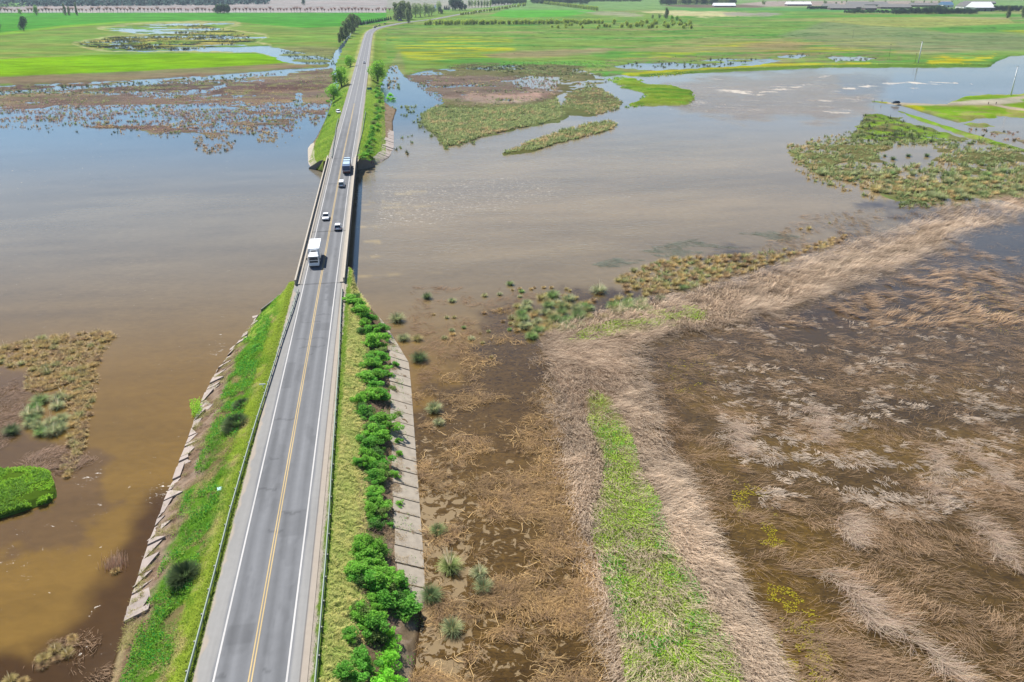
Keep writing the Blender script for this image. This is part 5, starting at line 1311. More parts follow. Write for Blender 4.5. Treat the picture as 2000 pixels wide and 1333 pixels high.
def put_shrub(px_, py_, rpx, protos, label, group, side=1, tab=UWR, hk=1.0):
    p = unp(px_, py_, 1.5); s, u = SU(p[0], p[1]); ua = abs(u - float(cu(s)))
    z = max(float(bank_z(s, np.array(ua), tab)[0]), 0.0)
    p = unp(px_, py_, z)
    o = link('shrub', random.choice(protos)); o.location = (float(p[0]), float(p[1]), z - .05)
    k = rpx / (0.9106 * (py_ + 40) / 65.5) / 1.12
    o.scale = (k * random.uniform(.7, 1.05), k * random.uniform(.75, 1.15), k * hk * random.uniform(.4, .75)); o.rotation_euler = (0, 0, random.uniform(0, 6.3))
    return tag(o, label, 'shrub', group)
band1 = [(695, 582), (706, 597), (700, 612), (716, 612), (722, 626), (708, 634), (732, 645), (718, 652), (740, 662), (724, 672), (748, 684), (732, 692), (718, 700), (744, 704), (728, 716), (748, 728), (718, 735), (736, 742), (722, 758), (742, 762), (730, 776), (746, 780)]
band2 = [(703, 790), (712, 803), (728, 812), (740, 822), (722, 830), (754, 838), (738, 846), (715, 860), (734, 866), (712, 876), (744, 884), (726, 892), (746, 902), (706, 908), (732, 914), (722, 928), (742, 936), (727, 950), (738, 962), (720, 972), (740, 982), (726, 996), (742, 1006), (734, 1024), (744, 1036)]
band3 = [(702, 1078), (718, 1072), (732, 1078), (742, 1086), (722, 1092), (698, 1125), (714, 1120), (730, 1132), (745, 1128), (734, 1146), (712, 1138), (754, 1158), (772, 1150), (790, 1168), (768, 1176), (796, 1190), (748, 1178)]
band4 = [(728, 1196), (712, 1212), (738, 1216), (722, 1232), (742, 1242), (692, 1245), (700, 1196), (716, 1300), (694, 1320)]
for pts_, r_, lab in ((band1, 16, 'bright green shrub of the thicket on the right embankment nearest the bridge'), (band2, 19, 'bright green shrub of the middle thicket on the right embankment beside the slabs'),
                      (band3, 23, 'bright green shrub of the loose group where the concrete slabs end'), (band4, 25, 'dark green shrub of the lowest thicket on the right embankment')):
    for (a, b) in pts_ + [(a_ + random.uniform(-16, 16), b_ + random.uniform(-9, 9)) for a_, b_ in pts_]: put_shrub(a + random.uniform(-7, 7), b + random.uniform(-5, 5), r_ * random.choice([.55, .75, .9, 1.0, 1.1, 1.25]), SH, lab, lab.replace('bright green shrub of ', '').replace('dark green shrub of ', ''))
for (a, b, r_) in [(762, 1250, 20), (764, 1272, 22), (760, 1300, 26), (752, 1330, 30), (770, 1345, 28), (745, 1360, 30)]: put_shrub(a, b, r_, SHL, 'yellow green feathery shrub of the clump by the bottom edge', 'yellow green clump at the bottom', hk=1.2)
for (a, b, r_) in [(762, 735, 9), (770, 715, 9), (777, 810, 9), (776, 865, 9), (778, 890, 9), (772, 932, 12), (764, 760, 10), (778, 985, 10), (760, 930, 9)]: put_shrub(a, b, r_, SH, 'small green shrub rooted in a joint of the concrete slabs', 'small shrubs in the slab joints')
far_r = [(x, y) for x, y in zip(np.interp(np.linspace(0, 1, 44), [0, .3, .6, 1], [712, 728, 738, 740]), np.linspace(316, 168, 44))]
for i, (a, b) in enumerate(far_r): put_shrub(a + random.uniform(-7, 7), b, random.uniform(5, 8), SH, 'green shrub of the strip on the right bank beyond the bridge', 'strip of shrubs on the right beyond the bridge', tab=UWRF)
for a, b in [(745, 190), (757, 195), (768, 196), (762, 190)]: put_shrub(a, b, 7, SHL, 'light green shrub on the grassy point right of the road beyond the bridge', 'shrubs on the grassy point')
for a, b in [(512, 655), (505, 668), (520, 648), (508, 680)]: put_shrub(a, b, 11, SH, 'low dark green shrub on the left embankment near its water edge', 'low shrubs on the upper left embankment', tab=UWL, hk=.7)
for a, b in [(640, 200), (648, 196), (652, 208), (644, 228)]: put_shrub(a, b, 5, SH, 'small green shrub on the left bank beside the parked white car', 'shrubs by the parked white car', tab=UWLF)

# ------------------------------------------------------------------ trees
def tree_mesh(h, r, n, size, col, kind='round', nb=9, trunk_h=.25):
    bl = []
    for i in range(nb):
        t = (i + .5) / nb; a = random.uniform(0, 6.28)
        if kind == 'round': z = h * (trunk_h + (1 - trunk_h) * (.15 + .72 * t)); q = r * .55 * math.sin(math.pi * (.25 + .65 * t)) * random.uniform(.5, 1); br = r * random.uniform(.38, .58)
        elif kind == 'tall': z = h * (trunk_h + (1 - trunk_h) * (.05 + .85 * t)); q = r * .6 * random.uniform(.2, 1) * (1 - .5 * t); br = r * random.uniform(.34, .55) * (1.1 - .3 * t)
        elif kind == 'cone': z = h * (.08 + .84 * t); q = r * .15; br = r * (1.02 - .85 * t) * .8
        else: z = h * (.15 + .6 * t); q = r * random.uniform(.1, .6); br = r * random.uniform(.35, .5)
        bl.append((math.cos(a) * q, math.sin(a) * q, z, br, 1.0))
    P, k, d = crown_pts(n, bl)
    P[:, 2] = np.maximum(P[:, 2], .15)
    tone = (1 + (rng.random(nb) - .5) * .4)[k][:, None]
    V, F, K = leaves(P, rng.uniform(.7, 1.3, n) * size, jitc(col * tone, n, .25))
    crown = npmesh('crown', V, F, M_LEAF, np.clip(K, .003, .8))
    m = MB(); top = np.array([random.uniform(-.3, .3), random.uniform(-.3, .3), h * .6])
    m.tube((0, 0, -.5), top * .5, .035 * h + .05, .025 * h + .03, 7); m.tube(top * .5, top, .025 * h + .03, .012 * h + .02, 7)
    for b in bl[:6]: m.tube(top * random.uniform(.35, .8), (b[0] * .8, b[1] * .8, b[2]), .012 * h + .02, .01, 5)
    me = bpy.data.meshes.new('trunk'); me.from_pydata(m.v, [], m.f); me.materials.append(M_BARK)
    return crown, me
EU = A(104, 118, 74, .5); DG = A(58, 84, 52, .5); BRG = A(112, 158, 52, .5); PINE = A(40, 66, 50, .5); YG = A(150, 168, 70, .5); PAL = A(132, 150, 96, .5)
TT = dict(eu=[tree_mesh(20, 6, 2600, .9, EU, 'tall', 12, .12), tree_mesh(20, 7, 2600, .9, EU * .85, 'tall', 12, .1)],
          dark=[tree_mesh(10, 5, 1600, .7, DG, 'round', 9, .12), tree_mesh(10, 4.4, 1500, .7, DG * 1.1, 'round', 9, .18)],
          bright=[tree_mesh(7, 3.4, 2200, .38, BRG, 'round', 10, .08), tree_mesh(7, 3.2, 2200, .38, BRG * .85, 'round', 10, .08)],
          pine=[tree_mesh(9, 2.4, 900, .6, PINE, 'cone', 7), tree_mesh(9, 2.8, 900, .6, PINE * .9, 'cone', 7)],
          yg=[tree_mesh(5, 3.2, 700, .55, YG, 'bush', 7), tree_mesh(5, 3, 700, .55, YG * .85, 'bush', 7)],
          pale=[tree_mesh(14, 5.5, 1500, .75, PAL, 'round', 10, .15), tree_mesh(14, 5, 1500, .75, PAL * .85, 'round', 10, .15)])
TH = dict(eu=20, dark=10, bright=7, pine=9, yg=5, pale=14)
def tree(kind, px_, base, top, label, group, wk=1.0, z=None, name=None):
    if z is None: z = .4
    p = unp(px_, base, z); sc = 0.9106 * (base + 40) / CAMZ
    h = (base - top) / (base + 40) * (CAMZ - z) / math.cos(math.atan((CAMZ) / max(p[1], 1)) * 0.3)
    cr, tk = random.choice(TT[kind])
    o = empty(name or {'eu': 'eucalyptus_tree', 'pine': 'conifer_tree', 'yg': 'scrub_bush'}.get(kind, 'broadleaf_tree'), (float(p[0]), float(p[1]), z), random.uniform(0, 6.3))
    k = h / TH[kind]; o.scale = (k * wk, k * wk, k)
    link('crown', cr, o); link('trunk', tk, o)
    return tag(o, label, 'bush' if kind == 'yg' else 'tree', group)
tree('bright', 652, 193, 163, 'round yellow green tree nearest the white car on the left of the road', 'roadside trees beyond the bridge', 1.5, z=2.6)
tree('bright', 667, 167, 130, 'largest rounded green tree on the left of the road with its shadow on the verge', 'roadside trees beyond the bridge', 1.35, z=2.6)
tree('bright', 684, 130, 108, 'yellow green tree farthest along the left verge past the round trees', 'roadside trees beyond the bridge', 1.35, z=2.6)
tree('bright', 738, 157, 118, 'rounded green tree on the right of the road before the bend', 'roadside trees beyond the bridge', 1.35, z=2.6)
for a, b, t in [(663, 84, 64), (669, 80, 50), (675, 75, 40), (681, 71, 33), (687, 66, 26), (693, 60, 26), (699, 55, 30), (703, 50, 34)]:
    tree('eu', a, b, t, 'tall olive eucalyptus in the row left of the road before the bend', 'eucalyptus row left of the road', 1.0 if b > 70 else .9)
for i, a in enumerate(np.linspace(706, 763, 15)): tree('pine', a, 50 - i * .75, 38.5 - i * .55, 'small dark conifer of the hedge row along the outside of the bend', 'conifer hedge row at the bend', 1.25)
for a, b, t, w in [(774, 40, 4, 1.1), (783, 41, 1, 1.2), (791, 38, 0, 1.1), (799, 39, 3, .9)]: tree('eu', a, b, t, 'big eucalyptus of the dense clump at the inside of the bend', 'eucalyptus clump at the bend', w)
tree('eu', 797, 46, 14, 'eucalyptus with bare lower trunks standing alone on the near side of the bend', None, .8)
for a, b, t in [(812, 35, 7), (821, 34, 7), (830, 33, 6), (838, 32, 8), (843, 31, 9)]: tree('pale', a, b, t, 'mid green leafy tree of the grove right of the eucalyptus clump', 'leafy grove by the bend', 1.0)
for a, b, t in [(857, 27, 3), (861, 28, 14), (848, 24, 14)]: tree('pale' if t < 12 else 'dark', a, b, t, 'tree beside the small white house past the bend', 'trees by the white house', 1)
for a in (869, 873, 877): tree('pine', a, 20, 10, 'small dark conifer between the white house and the big dark trees', 'conifers by the white house', 1.3)
for a, t in [(884, -2), (890, -5), (897, -4), (903, 3), (909, 8)]: tree('dark', a, 21, t, 'big dark tree in the clump beyond the white house', 'dark clump beyond the white house', .9)
for i, a in enumerate(np.linspace(916, 958, 8)): tree('pale', a, 16, 0, 'thin pale tree in the line of bare trees behind the far road', 'pale trees behind the far road', .7)
for i, a in enumerate(np.linspace(962, 1026, 12)): tree('dark', a, 11 - i * .3, -2, 'dark tree in the solid row at the top beyond the far road', 'dark row beyond the far road', 1.5)
for i, a in enumerate(np.linspace(900, 1026, 26)): tree('yg', a + random.uniform(-1, 1), 31 - (a - 900) * .15 + random.uniform(-1, 1), 24 - (a - 900) * .15, 'olive bush of the hedge along the right edge of the far road', 'hedge along the far road', 1.0)
for i, a in enumerate(np.linspace(1050, 1165, 24)): tree('yg', a, 7 + (a - 1050) * .125, 0 + (a - 1050) * .10, 'olive green bush on the top edge of the bright green field', 'bushes along the bright green field', 1.1)
for i, a in enumerate(np.linspace(1040, 1250, 46)): tree('dark', a, 8 + random.uniform(-1, 2) if a < 1150 else 4, random.uniform(-5, -1), 'dark tree in the long row across the top beyond the bright green field', 'long dark tree row at the top', 1.4)
for i, a in enumerate(np.linspace(832, 1175, 74)): tree('yg', a + random.uniform(-2, 2), 50 - (a - 832) * .008 + random.uniform(-1.2, .5), 37.5 + random.uniform(-2, 2.5) + max(0, 860 - a) * .1, 'yellow green willow of the long belt in front of the bright green field', 'long willow belt', 1.0)
for (a, b) in zip(rng.uniform(1075, 1350, 66), rng.uniform(45, 58, 66)): tree('yg', a, b, b - random.uniform(6, 11), 'yellow green bush of the scattered thicket right of the willow belt', 'scattered bush thicket', 1.15)
tree('eu', 1301, 37, 14, 'round topped grey tree alone above the bush thicket', None, 1.1)
for a, b, t in [(1275, 38, 28), (1287, 38, 27)]: tree('pale', a, b, t, 'small grey bare tree beside the round topped grey tree', 'small trees by the grey tree', 1.2)
for a, b, t in [(1312, 40, 30), (1322, 41, 31)]: tree('bright', a, b, t, 'small vivid green tree right of the round topped grey tree', 'small green trees by the grey tree', 1.2)
for a in (1328, 1332, 1338, 1346): tree('dark', a, 49, 43, 'tiny dark shrub of the dotted line right of the thicket', 'dotted line of dark shrubs', 1.1)
for a in np.linspace(1293, 1434, 36): tree(random.choice(['dark', 'dark', 'pale']), a, 10 + random.uniform(-.6, .6) - (a > 1395), random.uniform(-6, 0), 'dark eucalyptus of the wood above the maroon field', 'wood above the maroon field', 1.3)
for a in np.linspace(1578, 1622, 14): tree('dark', a, 19, 12, 'dark green tree of the short row before the pale barns', 'short tree row by the barns', 1.3)
for a in np.linspace(1650, 1905, 76): tree('dark', a, 28 + random.uniform(-1, .6) - (a < 1740) * 1.5, (17 if a > 1740 else 20) + random.uniform(-3, 2) - (a > 1800) * (a < 1845) * 4, 'dark tree of the long windbreak below the barns at right', 'long windbreak by the barns', 1.25)
for a in np.linspace(1940, 1990, 10): tree('dark', a, 23, 11, 'greyish tree behind the big white barn', 'trees behind the white barn', 1.3)
tree('eu', 1967, 36, 10, 'dark tree with a narrow trunk alone in the field at the upper right', None, .85); tree('eu', 1997, 35, 9, 'dark tree cut by the right edge of the picture', None, 1)
tree('dark', 47, 61, 32, 'dark vase shaped tree alone in the green field at the upper left', None, .85); tree('dark', -3, 61, 30, 'dark tree cut by the left edge of the picture', None, 1)
tree('bright', 72, 31, 11, 'small bright tree at the edge of the orchard, upper left', None, .8); tree('bright', 40, 29, 18, 'faint small tree behind the vase shaped tree', None, .9)
tree('eu', 128, 31, 6, 'left tree of the touching dark pair by the orchard', None, .55); tree('eu', 136, 31, 12, 'right tree of the touching dark pair by the orchard', None, .6); tree('eu', 151, 31, 4, 'narrow dark tree right of the touching pair by the orchard', None, .5)
for a in (425, 432, 439, 445): tree('dark', a, 27.5, 8, 'dark broad tree of the clump standing in the crop by the orchard', 'dark clump in the crop', 1.0)
tree('dark', 593, 11, -2, 'dark tree alone in the pale field above the orchard', None, .8)
for a in rng.uniform(1480, 1860, 26): tree('pale', a, random.uniform(5, 11), random.uniform(0, 4), 'small distant tree in the pale field above the barns', 'distant trees in the pale field', 1.1)
# bare orchard trees in a row
def bare_tree():
    m = MB(); m.tube((0, 0, -.3), (0, 0, 3), .35, .22, 6)
    V = blades(np.zeros((260, 3)) + [0, 0, 2.4], rng.uniform(0, 6.3, 260), rng.uniform(3, 7, 260), .1, .9, .35, A(150, 126, 118, .5), A(168, 144, 136, .5), 2, .3)
    cr = npmesh('crown', V[0], V[1], M_VEG, V[2]); me = bpy.data.meshes.new('trunk'); me.from_pydata(m.v, [], m.f); me.materials.append(plain('whitewashed_trunk', (.5, .48, .45), .9))
    return cr, me
bt = bare_tree()
for i, a in enumerate(np.linspace(-10, 768, 118)):
    p = unp(a + random.uniform(-1.5, 1.5), 25.6 + (a < 100) * .8 - a * .001, .4)
    o = empty('orchard_tree', (float(p[0]), float(p[1]), .4), random.uniform(0, 6)); k = random.uniform(.9, 1.6); o.scale = (k * 1.2, k, k)
    link('crown', bt[0], o); link('trunk', bt[1], o)
    tag(o, 'bare purplish tree of the row along the far edge of the green crop', 'tree', 'bare orchard trees')
# far wood
def wood(poly, n, h, col, name='far_wood'):
    x, y, P = spread(poly, n)
    parts = []
    for j in range(7):
        t = j / 6
        Q = P + np.stack([rng.normal(0, 5, n), rng.normal(0, 5, n), h * (.12 + .9 * t) * rng.uniform(.85, 1.1, n)], -1)
        parts.append(leaves(Q, rng.uniform(7, 12, n) * (1.15 - .6 * t), jitc(col, n, .3)))
    V, F, K = cat_mesh(parts)
    return V, F, K
V, F, K = cat_mesh([wood([(-400, 14), (0, 14), (120, 13.5), (300, 12), (430, 11.5), (524, 9), (516, 2), (500, -12), (200, -22), (-400, -22)], 11000, 27, A(64, 88, 84, .42)),
                    wood([(-400, 18), (60, 15), (60, 12), (-400, 12)], 200, 10, A(110, 150, 90, .4))])
tag(link('far_wood', npmesh('far_wood', V, F, M_LEAF, np.clip(K, .003, .6))), kind='stuff')

# ------------------------------------------------------------------ buildings
M_WALLW = plain('white_wall', (.62, .62, .6), .8, noise=.08); M_ROOFW = plain('white_metal_roof', (.75, .75, .76), .5, noise=.08); M_ROOFG = plain('grey_roof', A(176, 172, 166), .7, noise=.15); M_WALLB = plain('brown_wall', A(120, 100, 96), .9, noise=.2)
M_WALLG = plain('green_grey_wall', A(120, 150, 140), .8); M_DARKO = plain('dark_opening', (.02, .02, .02), .9); M_BLUER = plain('blue_roof', A(110, 160, 200), .6)
def barn(px0, px1, base, hh, depth, wall, roof, label, name='barn', rise=.25, wing_=True):
    a = unp(px0, base, .5); b = unp(px1, base, .5); L = float(b[0] - a[0])
    o = empty(name, (float(a[0] + b[0]) / 2, float(a[1]), .5)); tag(o, label, name.split('_')[-1], None)
    MB().box(-L / 2, L / 2, 0, depth, -.5, hh).build('wall', wall, o)
    m = MB(); r = hh + depth * rise
    m.add([(-L / 2 - .5, -.6, hh + .02), (L / 2 + .5, -.6, hh + .02), (L / 2 + .5, depth + .6, hh + .02), (-L / 2 - .5, depth + .6, hh + .02), (-L / 2 - .5, depth / 2, r), (L / 2 + .5, depth / 2, r)], [(0, 1, 5, 4), (2, 3, 4, 5), (0, 4, 3), (1, 2, 5), (0, 3, 2, 1)])
    m.build('roof', roof, o)
    nd = max(1, int(L / 14))
    for i in range(min(nd, 8)):
        x = -L / 2 + L * (i + .5) / min(nd, 8); MB().box(x - 1.6, x + 1.6, -.06, -.003, -.3, hh * .7).build('door', M_DARKO, o)
    return o
barn(1538, 1585, 12, 4, 26, M_WALLB, M_ROOFW, 'long barn with a gleaming white roof at the left end of the farm')
barn(1610, 1641, 16, 4, 24, M_WALLB, M_ROOFG, 'pale roofed shed just right of the short tree row')
barn(1622, 1672, 20, 4, 24, M_WALLB, M_ROOFG, 'low brown sided shed with a pale roof before the windbreak')
barn(1645, 1690, 18, 4, 24, M_WALLB, M_ROOFG, 'pale roofed shed in the middle of the farm behind the windbreak')
barn(1658, 1735, 12.5, 4, 28, M_WALLG, M_ROOFG, 'long grey shed farthest back on the farm')
barn(1690, 1712, 21, 5, 24, M_WALLB, M_ROOFG, 'short shed with a tan roof in the windbreak gap')
barn(1720, 1780, 18, 4, 26, M_WALLB, M_ROOFG, 'pale roofed shed with dark side behind the right part of the windbreak')
barn(1780, 1840, 14, 4, 24, M_WALLB, M_ROOFG, 'long low shed behind the tallest windbreak trees')
barn(1842, 1862, 15, 6, 30, M_WALLW, M_BLUER, 'light blue roofed building in the farm')
barn(1882, 1908, 19, 6, 40, M_WALLW, M_ROOFG, 'pink grey roofed white building touching the big barn')
barn(1905, 1942, 23, 8, 46, M_WALLG, M_ROOFW, 'big barn with a bright white roof at the right end of the farm')
barn(1885, 1945, 9, 4, 20, M_WALLG, M_ROOFG, 'thin grey shed behind the big white barn')
barn(1395, 1437, 14.3, 3.2, 26, M_WALLB, M_ROOFW, 'low white roofed shed at the edge of the maroon field')
barn(849, 857, 21, 5, 9, M_WALLW, M_ROOFW, 'small white house with a steep gable among trees past the bend', 'white_house', .7)

# ------------------------------------------------------------------ power poles
M_POLE = plain('concrete_pole', (.8, .8, .78), .8, noise=.3, scale=.35); M_WOODP = plain('wood_pole', (.1, .085, .07), .9)
def power_pole(px_, base, top, label, r=.5, mat=M_POLE, arm=2.2, arms=(1.0, .68)):
    p = unp(px_, base, .4); h = (base - top) / (base + 40) * CAMZ
    o = empty('power_pole', (float(p[0]), float(p[1]), .4), R(20)); tag(o, label, 'pole', 'power poles by the far river' if mat is M_POLE else 'thin poles by the far river')
    MB().tube((0, 0, -1), (0, 0, h), r, r * .55, 10).build('pole', mat, o, True)
    for f in arms:
        k = MB().box(-arm / 2 if f > .9 else -arm / 4, arm / 2 if f > .9 else arm / 4, r + .0, r + .16, h * f - .12, h * f + .08); k.build('crossarm', M_WOODP if f < .9 else mat, o)
    for x in (-arm * .42, 0, arm * .42): MB().tube((x, r + .08, h + .09), (x, r + .08, h + .5), .09, .06, 8).build('insulator', M_WOODP, o)
    return o
power_pole(1793, 125, 81, 'tall pale power pole on the far bank of the river')
power_pole(1974, 188, 129, 'tall pale power pole beside the dirt track at the right edge', .45)
power_pole(1787, 124, 105, 'short dark pole just left of the tall pale pole on the far bank', .14, M_WOODP, 1.4, (1.0,))
power_pole(1736, 113, 87, 'thin dark pole between the far pools and the yellow flowers', .14, M_WOODP, 1.4, (1.0,))
power_pole(1665, 76, 60, 'thin dark pole in the far meadow above the yellow patch', .14, M_WOODP, 1.4, (1.0,))
power_pole(878, 23, 12, 'pale lamp like pole beside the road past the bend', .3, M_POLE, 3, (1.0,))
power_pole(715, 50, 42, 'pale post at the dark hedge row by the bend', .35, M_POLE, 1, (1.0,))

# ------------------------------------------------------------------ vehicles
M_CARW = plain('white_car_paint', (.78, .79, .80), .25, 0, .6); M_CARS = plain('silver_car_paint', (.55, .58, .62), .3, .3); M_CARD = plain('dark_car_paint', (.03, .035, .045), .25)
M_GLASS = plain('dark_glass', (.02, .03, .04), .08, 0, .8); M_TYRE = plain('tyre_rubber', (.02, .02, .02), .9); M_RIM = plain('wheel_rim', (.45, .45, .46), .4, .6)
M_RED = plain('tail_light', (.45, .02, .015), .3); M_LAMP = plain('headlight_lens', (.8, .82, .85), .15); M_PLAST = plain('dark_plastic', (.03, .03, .032), .6)
M_BLUE = plain('blue_truck_paint', (.018, .05, .13), .35); M_LBLUE = plain('pale_blue_roof', A(176, 212, 238), .5, noise=.06); M_TEAL = plain('teal_plastic', A(60, 150, 160), .5, noise=.1)
M_MAROON = plain('maroon_paint', (.10, .025, .025), .5)
def wheel(par, x, y, r, w):
    t = MB().tube((x - w / 2, y, r), (x + w / 2, y, r), r, r, 16).build('wheel', M_TYRE, par)
    s_ = 1 if x > 0 else -1
    MB().tube((x + s_ * (w / 2 - .05), y, r), (x + s_ * (w / 2 + .012), y, r), r * .62, r * .58, 12).build('rim', M_RIM, t)
def car(name, paint, label, cat='car', L=4.3, Wd=1.8, H=1.48, kind='sedan', group=None):
    o = empty(name); tag(o, label, cat, group)
    hw = Wd / 2
    def ring(y, zb, zt, w):
        return [(-w * .92, y, zb), (w * .92, y, zb), (w, y, zb + .18), (w, y, (zb + zt) / 2 + .05), (w * .93, y, zt - .03), (w * .8, y, zt), (-w * .8, y, zt), (-w * .93, y, zt - .03), (-w, y, (zb + zt) / 2 + .05), (-w, y, zb + .18)]
    bt_ = .92 if kind != 'pickup' else 1.0
    rings = [ring(-L / 2, .38, bt_ * .72, hw * .84), ring(-L / 2 + .12, .28, bt_ * .93, hw * .94), ring(-L / 2 + .7, .22, bt_, hw), ring(0, .2, bt_, hw), ring(L / 2 - 1.3, .2, bt_ - .02, hw), ring(L / 2 - .5, .24, bt_ - .12, hw * .96), ring(L / 2 - .1, .3, bt_ - .22, hw * .88), ring(L / 2, .4, bt_ - .36, hw * .78)]
    MB().loft(rings).build('body', paint, o, True)
    y0, y1, y2, y3 = {'sedan': (-L * .36, -L * .20, L * .08, L * .24), 'hatch': (-L * .47, -L * .36, L * .07, L * .24), 'pickup': (-L * .12, -L * .08, L * .12, L * .25), 'van': (-L * .48, -L * .45, L * .2, L * .38)}[kind]
    b_, t_ = hw * .90, hw * .68; zb = bt_ - .04
    g = MB(); g.add([(-b_, y0, zb), (b_, y0, zb), (b_, y3, zb - .03), (-b_, y3, zb - .03), (-t_, y1, H - .04), (t_, y1, H - .04), (t_, y2, H - .04), (-t_, y2, H - .04)], [(0, 3, 2, 1), (0, 1, 5, 4), (1, 2, 6, 5), (2, 3, 7, 6), (3, 0, 4, 7), (4, 5, 6, 7)])
    g.build('windows', M_GLASS, o)
    r_ = MB(); r_.box(-t_ - .03, t_ + .03, y1 - .05, y2 + .05, H - .035, H + .03)
    r_.build('roof', paint, o, bevel=.02)
    p = MB()
    for sx in (-1, 1):
        for (ya, yb) in ((y0, y1), (y3, y2), ((y0 + y3) / 2, (y1 + y2) / 2)):
            p.tube((sx * (b_ + .01), ya, zb), (sx * (t_ + .015), yb, H - .02), .045, .04, 5)
    p.build('pillar', paint, o)
    for sx in (-1, 1):
        for yy in (-L * .31, L * .31): wheel(o, sx * (hw - .09), yy, .31, .2)
        MB().box(sx * hw * .70 - .16, sx * hw * .70 + .16, -L / 2 - .02, -L / 2 + .1, .62, .80).build('tail_light', M_RED, o)
        MB().box(sx * hw * .58 - .17, sx * hw * .58 + .17, L / 2 - .12, L / 2 + .015, .5, .64).build('headlight', M_LAMP, o)
        MB().box(*sorted((sx * (hw + .0), sx * (hw + .16))), y3 - .15, y3 - .02, .92, 1.06).build('mirror', paint, o)
    MB().box(-hw * .8, hw * .8, -L / 2 - .05, -L / 2 + .1, .26, .46).build('bumper', M_PLAST, o)
    MB().box(-hw * .7, hw * .7, L / 2 - .1, L / 2 + .03, .24, .42).build('bumper', M_PLAST, o)
    MB().box(-.26, .26, -L / 2 - .06, -L / 2 - .052, .50, .62).build('licence_plate', M_CARW, o) if False else None
    if kind == 'pickup':
        MB().box(-hw * .78, hw * .78, -L / 2 + .12, y0 - .12, bt_ - .02, bt_ + .012).build('bed', M_PLAST, o)
    return o
def park(o, px_, py_, rz_=0.0, away=True, z=None, k=1.0, zoff=.09):
    """stand the vehicle where its visible lower middle is in the photo"""
    p0 = unp(px_, py_, 4.5); s, u = SU(p0[0], p0[1]); zz = float(rz(s)) + .06 if z is None else z
    p = unp(px_, py_, zz)
    o.location = (float(p[0]), float(p[1]), zz); o.rotation_euler = (0, 0, YAW + (0 if away else math.pi) + rz_); o.scale = (k, k, k)
    return o
park(car('passenger_car', M_CARW, 'white hatchback driving away, right behind the silver pickup and ahead of the white truck', kind='hatch', L=3.9), 660.5, 448, k=1.05)
park(car('passenger_car', M_CARW, 'white saloon coming toward the camera in the left lane behind the white truck', kind='sedan'), 637, 428, away=False, k=1.05)
park(car('pickup_truck', M_CARW, 'white crew cab pickup driving away behind the blue truck', 'pickup', 5.0, 1.85, 1.7, 'van'), 667.5, 363.5, k=1.05)
park(car('passenger_car', M_CARW, 'small pale car driving away on the straight beyond the bridge', kind='sedan'), 711.5, 124, k=1.1)
park(car('passenger_car', M_CARW, 'white car parked on the left verge beyond the bridge', kind='hatch', L=4.0), 661, 221, .25, away=False, k=1.05, z=4.35)
for a, b, lb in [(731.5, 55, 'smallest dark car entering the bend, first of three'), (735, 53, 'dark car in the bend, middle of three'), (741, 51, 'dark car in the bend, last of three')]:
    park(car('passenger_car', M_CARD, lb, kind='sedan'), a, b, -.7, k=1.2)
park(car('passenger_car', M_CARD, 'dark car past the bend before the van', kind='sedan'), 752, 48, -1.1, k=1.1)
park(car('delivery_van', M_CARD, 'dark van with a pale front just before the big eucalyptus clump', 'van', 5.6, 2.1, 2.4, 'van'), 782, 42, -1.3, k=1.5)
park(car('passenger_car', M_CARD, 'dark car parked broadside on the dirt track by the far water', kind='hatch'), 1749, 203, 1.4, z=.75, k=1.05)

